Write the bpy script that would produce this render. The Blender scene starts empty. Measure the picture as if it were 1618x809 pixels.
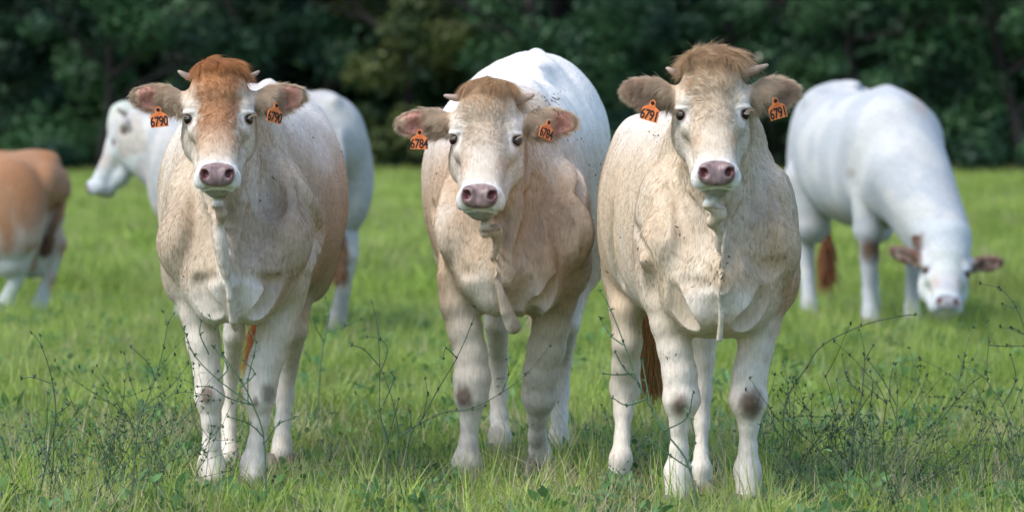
import bpy, math, random, time
import numpy as np
from mathutils import Vector, Matrix, Euler
T0 = time.time()
rng = np.random.default_rng(7)
random.seed(7)
scene = bpy.context.scene
COL = scene.collection
R = math.radians

# ------------------------------------------------------------------ camera, sky, sun, exposure
CAM_H = 0.95
HOR = 235.0            # horizon row in the 1618 x 809 photograph
F = 7840.0             # focal length in those pixels
cam_d = bpy.data.cameras.new('camera')
cam = bpy.data.objects.new('camera', cam_d); COL.objects.link(cam)
cam.location = (0, 0, CAM_H); cam.rotation_euler = (R(90), 0, 0)
cam_d.sensor_width = 36; cam_d.lens = F / 1618 * 36
cam_d.shift_y = -(404.5 - HOR) / 1618
cam_d.clip_start = 0.5; cam_d.clip_end = 600
cam_d.dof.use_dof = True; cam_d.dof.focus_distance = 13.6; cam_d.dof.aperture_fstop = 5.6
scene.camera = cam

SUN_EL, SUN_AZ = R(52), R(-122)      # sun high on the left, a little behind the heifers; thin cloud in front of it
world = bpy.data.worlds.new('World'); scene.world = world; world.use_nodes = True
nt = world.node_tree
bg = nt.nodes['Background']
sky = nt.nodes.new('ShaderNodeTexSky'); sky.sky_type = 'NISHITA'; sky.sun_disc = False
sky.sun_elevation = SUN_EL; sky.sun_rotation = SUN_AZ
sky.air_density = 1.0; sky.dust_density = 1.0; sky.ozone_density = 2.0
nt.links.new(sky.outputs[0], bg.inputs[0]); bg.inputs[1].default_value = 0.13
sun_d = bpy.data.lights.new('sun', 'SUN'); sun_d.energy = 1.5; sun_d.angle = R(38); sun_d.color = (1.0, 0.93, 0.82)
sun = bpy.data.objects.new('sun', sun_d); COL.objects.link(sun)
sdir = Vector((math.sin(SUN_AZ) * math.cos(SUN_EL), math.cos(SUN_AZ) * math.cos(SUN_EL), math.sin(SUN_EL)))
sun.rotation_euler = sdir.to_track_quat('Z', 'Y').to_euler()
scene.view_settings.view_transform = 'Standard'; scene.view_settings.look = 'None'
scene.view_settings.exposure = 1.15; scene.view_settings.gamma = 1
scene.cycles.use_denoising = True
scene.cycles.max_bounces = 6; scene.cycles.diffuse_bounces = 3; scene.cycles.glossy_bounces = 2
scene.cycles.transparent_max_bounces = 4; scene.cycles.transmission_bounces = 2
scene.cycles.sample_clamp_indirect = 4
try:
    scene.cycles_curves.shape = 'RIBBONS'; scene.cycles_curves.subdivisions = 2
except Exception: pass

def W(px, py, Y):
    s = F / Y
    return np.array([(px - 809) / s, Y, CAM_H + (HOR - py) / s])

# ------------------------------------------------------------------ helpers
def tag(o, label=None, cat=None, group=None, kind=None):
    if label: o['label'] = label
    if cat: o['category'] = cat
    if group: o['group'] = group
    if kind: o['kind'] = kind
    return o

def link(o, parent=None):
    COL.objects.link(o)
    if parent is not None: o.parent = parent
    return o

def mesh_np(name, V, faces, mat=None, parent=None, smooth=True, cols=None, extra=None, loc=None):
    """faces: int array (n,3) or (n,4)."""
    V = np.asarray(V, np.float32); faces = np.asarray(faces, np.int32)
    me = bpy.data.meshes.new(name)
    n, k = faces.shape
    me.vertices.add(len(V)); me.vertices.foreach_set('co', V.ravel())
    me.loops.add(n * k); me.loops.foreach_set('vertex_index', faces.ravel())
    me.polygons.add(n)
    me.polygons.foreach_set('loop_start', np.arange(0, n * k, k, dtype=np.int32))
    me.polygons.foreach_set('loop_total', np.full(n, k, np.int32))
    me.update(calc_edges=True)
    me.polygons.foreach_set('use_smooth', np.full(n, smooth, bool))
    if cols is not None:
        a = me.attributes.new('coat', 'FLOAT_COLOR', 'POINT')
        c = np.ones((len(V), 4), np.float32); c[:, :3] = cols
        a.data.foreach_set('color', c.ravel())
    if extra is not None:
        for nm, arr in extra.items():
            a = me.attributes.new(nm, 'FLOAT', 'POINT'); a.data.foreach_set('value', np.asarray(arr, np.float32))
    if mat: me.materials.append(mat)
    o = bpy.data.objects.new(name, me)
    if loc is not None: o.location = loc
    return link(o, parent)

class Noise:
    """cheap smooth value noise from sums of random waves"""
    def __init__(self, seed, scale, n=14):
        r = np.random.default_rng(seed)
        k = r.normal(size=(n, 3)); k /= np.linalg.norm(k, axis=1)[:, None]
        self.k = k * (r.uniform(.5, 1.6, n)[:, None]) * 2 * math.pi / scale
        self.ph = r.uniform(0, 6.28, n); self.n = n
    def __call__(self, P):
        return np.sin(P @ self.k.T.astype(P.dtype) + self.ph).sum(1) / math.sqrt(self.n / 2)

def sm(x, a, b):
    t = np.clip((x - a) / (b - a), 0, 1); return t * t * (3 - 2 * t)

# ------------------------------------------------------------------ materials
def new_mat(name):
    m = bpy.data.materials.new(name); m.use_nodes = True
    return m, m.node_tree, m.node_tree.nodes['Principled BSDF']

def coat_material(name, hair=False):
    m, t, b = new_mat(name)
    at = t.nodes.new('ShaderNodeAttribute'); at.attribute_name = 'coat'
    if hair:
        t.links.new(at.outputs['Color'], b.inputs['Base Color'])
        b.inputs['Roughness'].default_value = .55
        b.inputs['Specular IOR Level'].default_value = .25
        tr = t.nodes.new('ShaderNodeBsdfTranslucent'); t.links.new(at.outputs['Color'], tr.inputs['Color'])
        mx = t.nodes.new('ShaderNodeMixShader'); mx.inputs[0].default_value = .35
        t.links.new(b.outputs[0], mx.inputs[1]); t.links.new(tr.outputs[0], mx.inputs[2])
        t.links.new(mx.outputs[0], t.nodes['Material Output'].inputs[0])
        return m
    tc = t.nodes.new('ShaderNodeTexCoord')
    mp = t.nodes.new('ShaderNodeMapping'); mp.inputs['Scale'].default_value = (170, 60, 28)
    n1 = t.nodes.new('ShaderNodeTexNoise'); n1.inputs['Scale'].default_value = 1.0; n1.inputs['Detail'].default_value = 3
    t.links.new(tc.outputs['Object'], mp.inputs[0]); t.links.new(mp.outputs[0], n1.inputs['Vector'])
    hs = t.nodes.new('ShaderNodeHueSaturation')
    mr = t.nodes.new('ShaderNodeMapRange'); mr.inputs[1].default_value = .3; mr.inputs[2].default_value = .7
    mr.inputs[3].default_value = .86; mr.inputs[4].default_value = 1.1
    t.links.new(n1.outputs[0], mr.inputs[0]); t.links.new(mr.outputs[0], hs.inputs['Value'])
    t.links.new(at.outputs['Color'], hs.inputs['Color']); t.links.new(hs.outputs[0], b.inputs['Base Color'])
    w = t.nodes.new('ShaderNodeAttribute'); w.attribute_name = 'wet'
    r2 = t.nodes.new('ShaderNodeMapRange'); r2.inputs[3].default_value = .8; r2.inputs[4].default_value = .32
    t.links.new(w.outputs['Fac'], r2.inputs[0]); t.links.new(r2.outputs[0], b.inputs['Roughness'])
    b.inputs['Specular IOR Level'].default_value = .3
    bp = t.nodes.new('ShaderNodeBump'); bp.inputs['Strength'].default_value = .5; bp.inputs['Distance'].default_value = .004
    t.links.new(n1.outputs[0], bp.inputs['Height']); t.links.new(bp.outputs[0], b.inputs['Normal'])
    return m

def simple_mat(name, col, rough=.6, noise=0., nscale=40, spec=.4, bump=0.):
    m, t, b = new_mat(name)
    b.inputs['Roughness'].default_value = rough; b.inputs['Specular IOR Level'].default_value = spec
    if noise:
        tc = t.nodes.new('ShaderNodeTexCoord'); n1 = t.nodes.new('ShaderNodeTexNoise'); n1.inputs['Scale'].default_value = nscale
        n1.inputs['Detail'].default_value = 4
        t.links.new(tc.outputs['Object'], n1.inputs['Vector'])
        cr = t.nodes.new('ShaderNodeValToRGB')
        c = np.array(col)
        cr.color_ramp.elements[0].position = .3; cr.color_ramp.elements[1].position = .7
        cr.color_ramp.elements[0].color = (*np.clip(c * (1 - noise), 0, 1), 1)
        cr.color_ramp.elements[1].color = (*np.clip(c * (1 + noise), 0, 1), 1)
        t.links.new(n1.outputs[0], cr.inputs[0]); t.links.new(cr.outputs[0], b.inputs['Base Color'])
        if bump:
            bp = t.nodes.new('ShaderNodeBump'); bp.inputs['Strength'].default_value = .6; bp.inputs['Distance'].default_value = bump
            t.links.new(n1.outputs[0], bp.inputs['Height']); t.links.new(bp.outputs[0], b.inputs['Normal'])
    else:
        b.inputs['Base Color'].default_value = (*col, 1)
    return m

M_COAT = coat_material('cattle_coat'); M_FUR = coat_material('cattle_fur', True)
M_HOOF = simple_mat('hoof', (.16, .13, .11), .6, .4, 60, bump=.002)
M_HORN = simple_mat('horn', (.36, .27, .21), .5, .35, 70, bump=.001)
M_EYE = simple_mat('eye', (.010, .006, .005), .12, spec=.5)
M_TAG = simple_mat('tag_orange', (.78, .21, .05), .5, .15, 120)
M_TAGRED = simple_mat('tag_stud', (.62, .07, .02), .45)
M_INK = simple_mat('tag_ink', (.015, .012, .012), .7)
M_FLY = simple_mat('fly', (.012, .011, .012), .45)

# ------------------------------------------------------------------ implicit modelling: smooth unions of shapes, meshed by surface nets
def rotm(e):
    return np.array(Euler([R(a) for a in e]).to_matrix())

class Prim:
    def __init__(s, kind, op, k, **kw):
        s.kind, s.op, s.k = kind, op, k; s.__dict__.update(kw)
    def bounds(s):
        if s.kind == 'cap':
            m = max(s.ra, s.rb) + s.k + .012
            return np.minimum(s.a, s.b) - m, np.maximum(s.a, s.b) + m
        if s.kind == 'ell':
            ext = np.abs(s.M) @ s.r + s.k + .012
            return s.c - ext, s.c + ext
        if s.kind == 'loft':
            m = .03
            return (np.array([(s.cx - s.hw).min() - m, s.y.min() - m, s.zb.min() - m]),
                    np.array([(s.cx + s.hw).max() + m, s.y.max() + m, s.zt.max() + m]))
    def d(s, P):
        if s.kind == 'cap':
            ab = s.b - s.a; L = float(ab @ ab) + 1e-9
            q = P - s.a; t = np.clip(q @ ab / L, 0, 1)
            q = q - t[:, None] * ab
            if s.flat is not None:      # widen in y: oval legs
                q = q * s.flat
            return np.sqrt((q * q).sum(1)) - (s.ra + (s.rb - s.ra) * t)
        if s.kind == 'ell':
            q = (P - s.c) @ s.M
            k0 = np.sqrt(((q / s.r) ** 2).sum(1)); k1 = np.sqrt(((q / s.r ** 2) ** 2).sum(1)) + 1e-9
            return k0 * (k0 - 1) / k1
        if s.kind == 'loft':
            y = P[:, 1]
            cx = np.interp(y, s.y, s.cx); zt = np.interp(y, s.y, s.zt); zb = np.interp(y, s.y, s.zb); hw = np.interp(y, s.y, s.hw)
            fr = sm(y, -.05, .65)                 # shoulders slope up to narrow withers, the barrel is round
            mid = (s.mid - .14) * (1 - fr) + s.mid * fr
            zc = (zt * mid + zb * (1 - mid)); dz = P[:, 2] - zc
            hh = np.where(dz > 0, zt - zc, zc - zb); hh = np.maximum(hh, 1e-3)
            n = np.where(dz > 0, 1.55 * (1 - fr) + s.n * fr, s.n)
            k = ((np.abs(P[:, 0] - cx) / hw) ** n + (np.abs(dz) / hh) ** n) ** (1 / n)
            d = (k - 1) * np.minimum(hw, hh)
            return np.maximum(d, np.maximum(s.y[0] - y, y - s.y[-1]))

def cubic(xs, ys, x):
    xs = np.asarray(xs, float); ys = np.asarray(ys, float)
    m = np.gradient(ys, xs)
    i = np.clip(np.searchsorted(xs, x) - 1, 0, len(xs) - 2)
    h = xs[i + 1] - xs[i]; t = (x - xs[i]) / h
    return ((1 + 2 * t) * (1 - t) ** 2 * ys[i] + t * (1 - t) ** 2 * h * m[i] + t * t * (3 - 2 * t) * ys[i + 1] + t * t * (t - 1) * h * m[i + 1])

class Solid:
    def __init__(s): s.P = []
    def cap(s, a, b, ra, rb, k=.03, op='+', flat=None):
        s.P.append(Prim('cap', op, k, a=np.array(a, float), b=np.array(b, float), ra=ra, rb=rb, flat=flat))
    def ell(s, c, r, rot=(0, 0, 0), k=.03, op='+', M=None):
        s.P.append(Prim('ell', op, k, c=np.array(c, float), r=np.array(r, float), M=rotm(rot) if M is None else M))
    def loft(s, st, n=2.3, mid=.5, k=.04):
        st = np.array(st, float); y = np.linspace(st[0, 0], st[-1, 0], 200)
        s.P.append(Prim('loft', '+', k, y=y, cx=cubic(st[:, 0], st[:, 1], y), zt=cubic(st[:, 0], st[:, 2], y),
                        zb=cubic(st[:, 0], st[:, 3], y), hw=np.maximum(cubic(st[:, 0], st[:, 4], y), .004), n=n, mid=mid))
    def chain(s, pts, rad, k=.02, op='+', flat=None):
        for i in range(len(pts) - 1): s.cap(pts[i], pts[i + 1], rad[i], rad[i + 1], k, op, flat)
    def eval(s, P, full=True):
        D = np.full(len(P), .2)
        for p in s.P:
            lo, hi = p.bounds()
            m = slice(None) if full and p.op == '+' else ((P > lo) & (P < hi)).all(1)
            s.comb(D, p, P, m)
        return D
    @staticmethod
    def comb(D, p, P, m):
        Q = P[m]
        if len(Q) == 0: return
        d = p.d(Q); D0 = D[m]; k = p.k
        if p.op == '+':
            h = np.clip(.5 + .5 * (D0 - d) / k, 0, 1); D[m] = D0 + (d - D0) * h - k * h * (1 - h)
        else:
            h = np.clip(.5 - .5 * (D0 + d) / k, 0, 1); D[m] = D0 + (-d - D0) * h + k * h * (1 - h)
    def mesh(s, xs, ys, zs, B=8, post=None):
        ax = []
        for a in (xs, ys, zs):
            n = (len(a) - 1 + B - 1) // B * B + 1
            a = np.concatenate([a, a[-1] + (a[-1] - a[-2]) * np.arange(1, n - len(a) + 1)]); ax.append(a)
        xs, ys, zs = ax; nx, ny, nz = map(len, ax)
        cx, cy, cz = xs[::B], ys[::B], zs[::B]
        G = np.stack(np.meshgrid(cx, cy, cz, indexing='ij'), -1); sh = G.shape[:3]
        Dc = s.eval(G.reshape(-1, 3)).reshape(sh)
        neg = Dc < 0
        def corners(A, f):
            r = A[:-1, :-1, :-1]
            for i in (0, 1):
                for j in (0, 1):
                    for k in (0, 1): r = f(r, A[i:A.shape[0] - 1 + i, j:A.shape[1] - 1 + j, k:A.shape[2] - 1 + k])
            return r
        any_ = corners(neg, np.logical_or); all_ = corners(neg, np.logical_and)
        act = any_ & ~all_
        dil = act.copy()
        for axn in range(3):
            for sft in (1, -1):
                r = np.roll(act, sft, axn); dil |= r
        size = max(np.diff(cx).max(), np.diff(cy).max(), np.diff(cz).max())
        near = corners(np.abs(Dc), np.minimum) < size * .62
        act = dil | near
        bi = np.argwhere(act)
        # field on the fine grid
        Fd = np.full((nx, ny, nz), 1., np.float32)
        inside = np.repeat(np.repeat(np.repeat(all_, B, 0), B, 1), B, 2)
        Fd[:-1, :-1, :-1][inside] = -1.
        off = np.arange(B + 1)
        I = bi[:, 0, None] * B + off; J = bi[:, 1, None] * B + off; K = bi[:, 2, None] * B + off
        nb = len(bi); S = B + 1
        lo = np.stack([xs[I[:, 0]], ys[J[:, 0]], zs[K[:, 0]]], 1); hi = np.stack([xs[I[:, -1]], ys[J[:, -1]], zs[K[:, -1]]], 1)
        D = np.full((nb, S, S, S), .2)
        for p in s.P:
            pl, ph = p.bounds()
            m = np.where(((hi > pl) & (lo < ph)).all(1))[0]
            if len(m) == 0: continue
            Q = np.empty((len(m), S, S, S, 3))
            Q[..., 0] = xs[I[m]][:, :, None, None]; Q[..., 1] = ys[J[m]][:, None, :, None]; Q[..., 2] = zs[K[m]][:, None, None, :]
            Df = D[m].reshape(-1); Solid.comb(Df, p, Q.reshape(-1, 3), slice(None)); D[m] = Df.reshape(len(m), S, S, S)
        Fd[I[:, :, None, None], J[:, None, :, None], K[:, None, None, :]] = D
        # surface nets
        sg = Fd < 0
        c0 = sg[:-1, :-1, :-1]; an = c0.copy(); al = c0.copy()
        for i in (0, 1):
            for j in (0, 1):
                for k in (0, 1):
                    if i + j + k:
                        q = sg[i:nx - 1 + i, j:ny - 1 + j, k:nz - 1 + k]; an |= q; al &= q
        cells = np.argwhere(an & ~al)
        ci, cj, ck = cells.T
        vals = {}
        for i in (0, 1):
            for j in (0, 1):
                for k in (0, 1): vals[i, j, k] = Fd[ci + i, cj + j, ck + k]
        acc = np.zeros((len(cells), 3)); cnt = np.zeros(len(cells))
        cs = list(vals)
        for a in cs:
            for d in range(3):
                if a[d]: continue
                b = list(a); b[d] = 1; b = tuple(b)
                va, vb = vals[a], vals[b]; m = (va < 0) != (vb < 0)
                t = np.where(m, va / np.where(m, va - vb, 1), 0)
                pt = np.tile(np.array(a, float), (len(cells), 1)); pt[:, d] = t
                acc += pt * m[:, None]; cnt += m
        f = acc / cnt[:, None]
        V = np.stack([xs[ci] + f[:, 0] * (xs[ci + 1] - xs[ci]), ys[cj] + f[:, 1] * (ys[cj + 1] - ys[cj]), zs[ck] + f[:, 2] * (zs[ck + 1] - zs[ck])], 1)
        idx = np.full((nx - 1, ny - 1, nz - 1), -1, np.int32); idx[ci, cj, ck] = np.arange(len(cells))
        faces = []
        for d in range(3):
            u, v = [(1, 2), (2, 0), (0, 1)][d]
            sl0 = [slice(1, -1)] * 3; sl1 = [slice(1, -1)] * 3
            sl0[d] = slice(0, -1); sl1[d] = slice(1, None)
            a = sg[tuple(sl0)]; b = sg[tuple(sl1)]
            e = np.argwhere(a != b); base = np.array([1, 1, 1]); base[d] = 0
            flip = a[tuple(e.T)]
            e = e + base
            def g(du, dv):
                q = e.copy(); q[:, u] -= du; q[:, v] -= dv
                return idx[tuple(q.T)]
            quad = np.stack([g(0, 0), g(1, 0), g(1, 1), g(0, 1)], 1)
            quad[~flip] = quad[~flip][:, ::-1]
            faces.append(quad)
        Fc = np.concatenate(faces); Fc = Fc[(Fc >= 0).all(1)]
        return V, Fc

def relax(V, Fc, it=1, lam=.5):
    for _ in range(it):
        acc = np.zeros_like(V); cnt = np.zeros(len(V))
        for a in range(4):
            b = (a + 1) % 4
            for i, j in ((a, b), (b, a)):
                for c in range(3): acc[:, c] += np.bincount(Fc[:, i], V[Fc[:, j], c], len(V))
                cnt += np.bincount(Fc[:, i], minlength=len(V))
        V = V + lam * (acc / np.maximum(cnt, 1)[:, None] - V)
    return V

def vnormals(V, Fc):
    n = np.cross(V[Fc[:, 2]] - V[Fc[:, 0]], V[Fc[:, 3]] - V[Fc[:, 1]])
    N = np.zeros_like(V)
    for a in range(4):
        for c in range(3): N[:, c] += np.bincount(Fc[:, a], n[:, c], len(V))
    N /= np.linalg.norm(N, axis=1)[:, None] + 1e-12
    return N, np.linalg.norm(n, axis=1) / 2

# ------------------------------------------------------------------ ground height
def zg(x, y):
    x = np.asarray(x, float); y = np.asarray(y, float)
    rise = -.045 + .44 * sm(y, 34, 84)
    calm = 1 - .85 * (sm(y, 10, 12.5) - sm(y, 16.5, 20))
    b = .012 * np.sin(x * 3.1 + y * 1.3) + .012 * np.sin(x * 1.7 - y * 2.3 + 1.) + .02 * np.sin(x * .5 + y * .31 + 2)
    return rise + (b - .01) * calm * sm(y, 5, 12)

# ------------------------------------------------------------------ cattle
def snap(S, O, line, k, mode, sink=.85):
    """a fold (+) or a groove (-) whose points are given in the photograph's columns and rows and laid on the skin there"""
    ln = np.array(line, float); n = 4 * (len(ln) - 1) + 1
    q = np.linspace(0, len(ln) - 1, n); ln = np.stack([cubic(np.arange(len(ln)), ln[:, c], q) for c in range(3)], 1) if len(ln) > 2 else ln
    pts = []
    for px, py, r in ln:
        Ys = np.arange(O[1] - .75, O[1] + 2., .012)
        P_ = np.stack([(px - 809) * Ys / F, Ys, CAM_H + (HOR - py) * Ys / F], 1) - O
        d = S.eval(P_); j = np.where(d < 0)[0]
        if len(j) == 0: return
        t = j[0]; p = P_[t].copy()
        if t: p = P_[t - 1] + (P_[t] - P_[t - 1]) * (d[t - 1] / (d[t - 1] - d[t] + 1e-9))
        pts.append(p)
    pts = np.array(pts)
    if len(pts) > 4 and np.abs(np.diff(pts[:, 1])).max() > .3: return      # would jump from one surface to another
    for _ in range(3):
        if len(pts) > 2: pts[1:-1, 1] = (pts[:-2, 1] + 2 * pts[1:-1, 1] + pts[2:, 1]) / 4
    tp = np.sin(np.linspace(.12, math.pi - .12, len(pts))) ** .6 if len(pts) > 2 else np.ones(len(pts))
    rr = ln[:, 2] / 560. * 1.25
    sk = (.9 if mode == '+' else sink)
    pts[:, 1] += rr * (1 if mode == '+' else -1) * (sk + (1 - tp) * .9)
    S.chain(list(pts), list(rr * (.35 + .65 * tp)), k=k, op=mode)

class Head:
    """head-local frame: x to the animal's left (image right), y to the back of the head, z up, origin between the eyes"""
    def __init__(s, E, rot=(0, 0, 0), sc=1.):
        s.E = np.array(E, float); s.M = rotm(rot); s.sc = sc
    def to(s, p): return s.E + s.M @ (np.array(p, float) * s.sc)
    def local(s, P): return (P - s.E) @ s.M / s.sc

def head_solid(S, H, ear=(0, 0), ear_yaw=(0, 0)):
    sc = H.sc
    def ell(c, r, rot=(0, 0, 0), k=.02, op='+'): S.ell(H.to(c), np.array(r) * sc, k=k * sc, op=op, M=H.M @ rotm(rot))
    def cap(a, b, ra, rb, k=.02, op='+', flat=None): S.cap(H.to(a), H.to(b), ra * sc, rb * sc, k * sc, op, flat)
    ell((0, .10, .055), (.088, .10, .098), (0, 0, 0), .02)            # skull
    ell((0, .045, .075), (.078, .05, .075), (-18, 0, 0), .03)         # flat broad forehead
    ell((0, .075, .135), (.062, .05, .03), (0, 0, 0), .03)            # poll
    ell((0, .02, -.02), (.066, .06, .06), (-30, 0, 0), .03)
    cap((0, .04, -.01), (0, -.075, -.135), .058, .044, .03)           # nose bridge
    for s in (-1, 1):
        cap((s * .022, .02, -.02), (s * .02, -.08, -.13), .042, .036, .02)
        ell((s * .071, .045, .034), (.03, .04, .026), (0, 0, 0), .02)   # brow
        ell((s * .062, .035, -.035), (.026, .04, .024), (0, s * 20, 0), .02)   # cheek bone under the eye
        cap((s * .05, .13, -.045), (s * .034, .0, -.145), .045, .03, .03)   # jaw
        cap((s * .05, .15, -.0), (s * .055, .10, -.07), .05, .045, .03)
        cap((s * .03, -.01, -.15), (s * .02, -.07, -.185), .03, .025, .02)
    ell((0, -.105, -.160), (.063, .042, .041), (-22, 0, 0), .018)     # muzzle, broad
    for s in (-1, 1):
        ell((s * .040, -.105, -.168), (.026, .038, .032), (-15, 0, 0), .012)   # lip pads
        ell((s * .030, -.140, -.147), (.026, .019, .024), (-20, 0, s * 12), .012) # nostril wing
    ell((0, -.140, -.158), (.044, .018, .030), (-20, 0, 0), .012)     # nose pad
    ell((0, -.078, -.202), (.029, .034, .0155), (-10, 0, 0), .008)      # chin, lower lip
    # mouth line
    for s in (-1, 1):
        cap((0, -.140, -.1925), (s * .050, -.112, -.196), .0055, .005, .005, '-')
        cap((s * .050, -.112, -.196), (s * .055, -.06, -.190), .005, .003, .006, '-')
        ell((s * .0335, -.158, -.150), (.0085, .015, .0125), (-20, s * 25, s * 20), .006, '-')   # nostril
        cap((s * .042, -.156, -.152), (s * .049, -.146, -.137), .0045, .002, .005, '-')
        ec_ = np.array((s * .0765, .0285, .0)); en = np.array((s * .66, -.75, 0.))
        az = math.degrees(math.atan2(en[0], -en[1]))
        ell(ec_, (.0235, .0235, .0225), (0, 0, 0), .014)                        # lids round the eyeball
        ell(ec_ + np.array((0, -.002, .0195)) + en * .011, (.023, .013, .007), (0, 0, az), .008)   # upper lid fold
        ell(ec_ + en * .019, (.0150, .018, .0112), (0, s * 14, az), .003, '-')     # the slit
    ell((0, .0, .0), (.02, .012, .05), (-35, 0, 0), .03, '-') if False else None
    # ears
    for s, tilt, yw in ((-1, ear[0], ear_yaw[0]), (1, ear[1], ear_yaw[1])):
        rot = (8, -s * tilt, s * yw)
        Rm = rotm(rot); base = np.array((s * .086, .085, .045))
        def T(p): return base + Rm @ np.array((s * p[0], p[1], p[2]))
        cap(T((0, 0, 0)), T((.045, .0, .002)), .034, .03, .02)
        ell(T((.078, .006, .004)), (.072, .018, .038), rot, .012)
        ell(T((.116, .004, .007)), (.044, .011, .028), rot, .01)
        ell(T((.096, -.024, -.002)), (.050, .027, .027), rot, .01, '-')
        ell(T((.052, -.012, -.014)), (.03, .02, .022), rot, .01, '-')

def head_region(hp):
    """masks used by the coat colour and the hair"""
    x, y, z = hp.T; ax = np.abs(x)
    m = {}
    inhead = (ax < .30) & (y > -.2) & (y < .24) & (z > -.25) & (z < .22)
    ear = (ax > .098) & (y > 0.02) & (y < .16) & (z > -.07) & (z < .16)
    ramp = z + .9 * (y)            # position along the face
    m['ear'] = ear * sm(ax, .098, .115)
    pad = sm(.0 - y, .118, .128) * (1 - sm(((ax / .049) ** 2.6 + (np.abs(z + .152) / .034) ** 2.6), .85, 1.1))
    m['pad'] = pad
    m['nostril'] = sm(-y, .12, .13) * (1 - sm(((ax - .036) / .014) ** 2 + ((z + .150) / .014) ** 2, .5, 1.4))
    m['muzzle'] = sm(-(z + .25 * (y + .1)), .108, .135) * sm(-y, .02, .06)
    m['inhead'] = inhead
    ylim = .15 + .85 * np.minimum(0, z + .05)
    face = (inhead & ~ear) * (1 - sm(y, ylim - .035, ylim)) * sm(z, -.246, -.225)
    m['face'] = face; m['inhead'] = (face > .02) | ear
    m['eye'] = 1 - sm(np.sqrt(((ax - .084) / 1.) ** 2 + ((y - .020) * .8) ** 2 + (z * 1.) ** 2), .022, .045)
    m['crown'] = inhead * sm(z + .15 * y + .012 * np.sin(x * 90) * np.cos(x * 37 + 1), .11, .175) * (1 - sm(ax, .075, .10)) * (y < .2)
    return m

CREAM = np.array((.60, .50, .385)); PALE = np.array((.73, .66, .57)); WHITE = np.array((.80, .765, .715)); TAN = np.array((.47, .30, .17))
GINGER = np.array((.36, .15, .055)); DARK = np.array((.10, .065, .045)); PINK = np.array((.42, .21, .18)); NOSE = np.array((.25, .17, .16))
EARIN = np.array((.56, .29, .22))

def mix(c, col, w):
    return c + (np.asarray(col) - c) * np.clip(w, 0, 1)[:, None]

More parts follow.
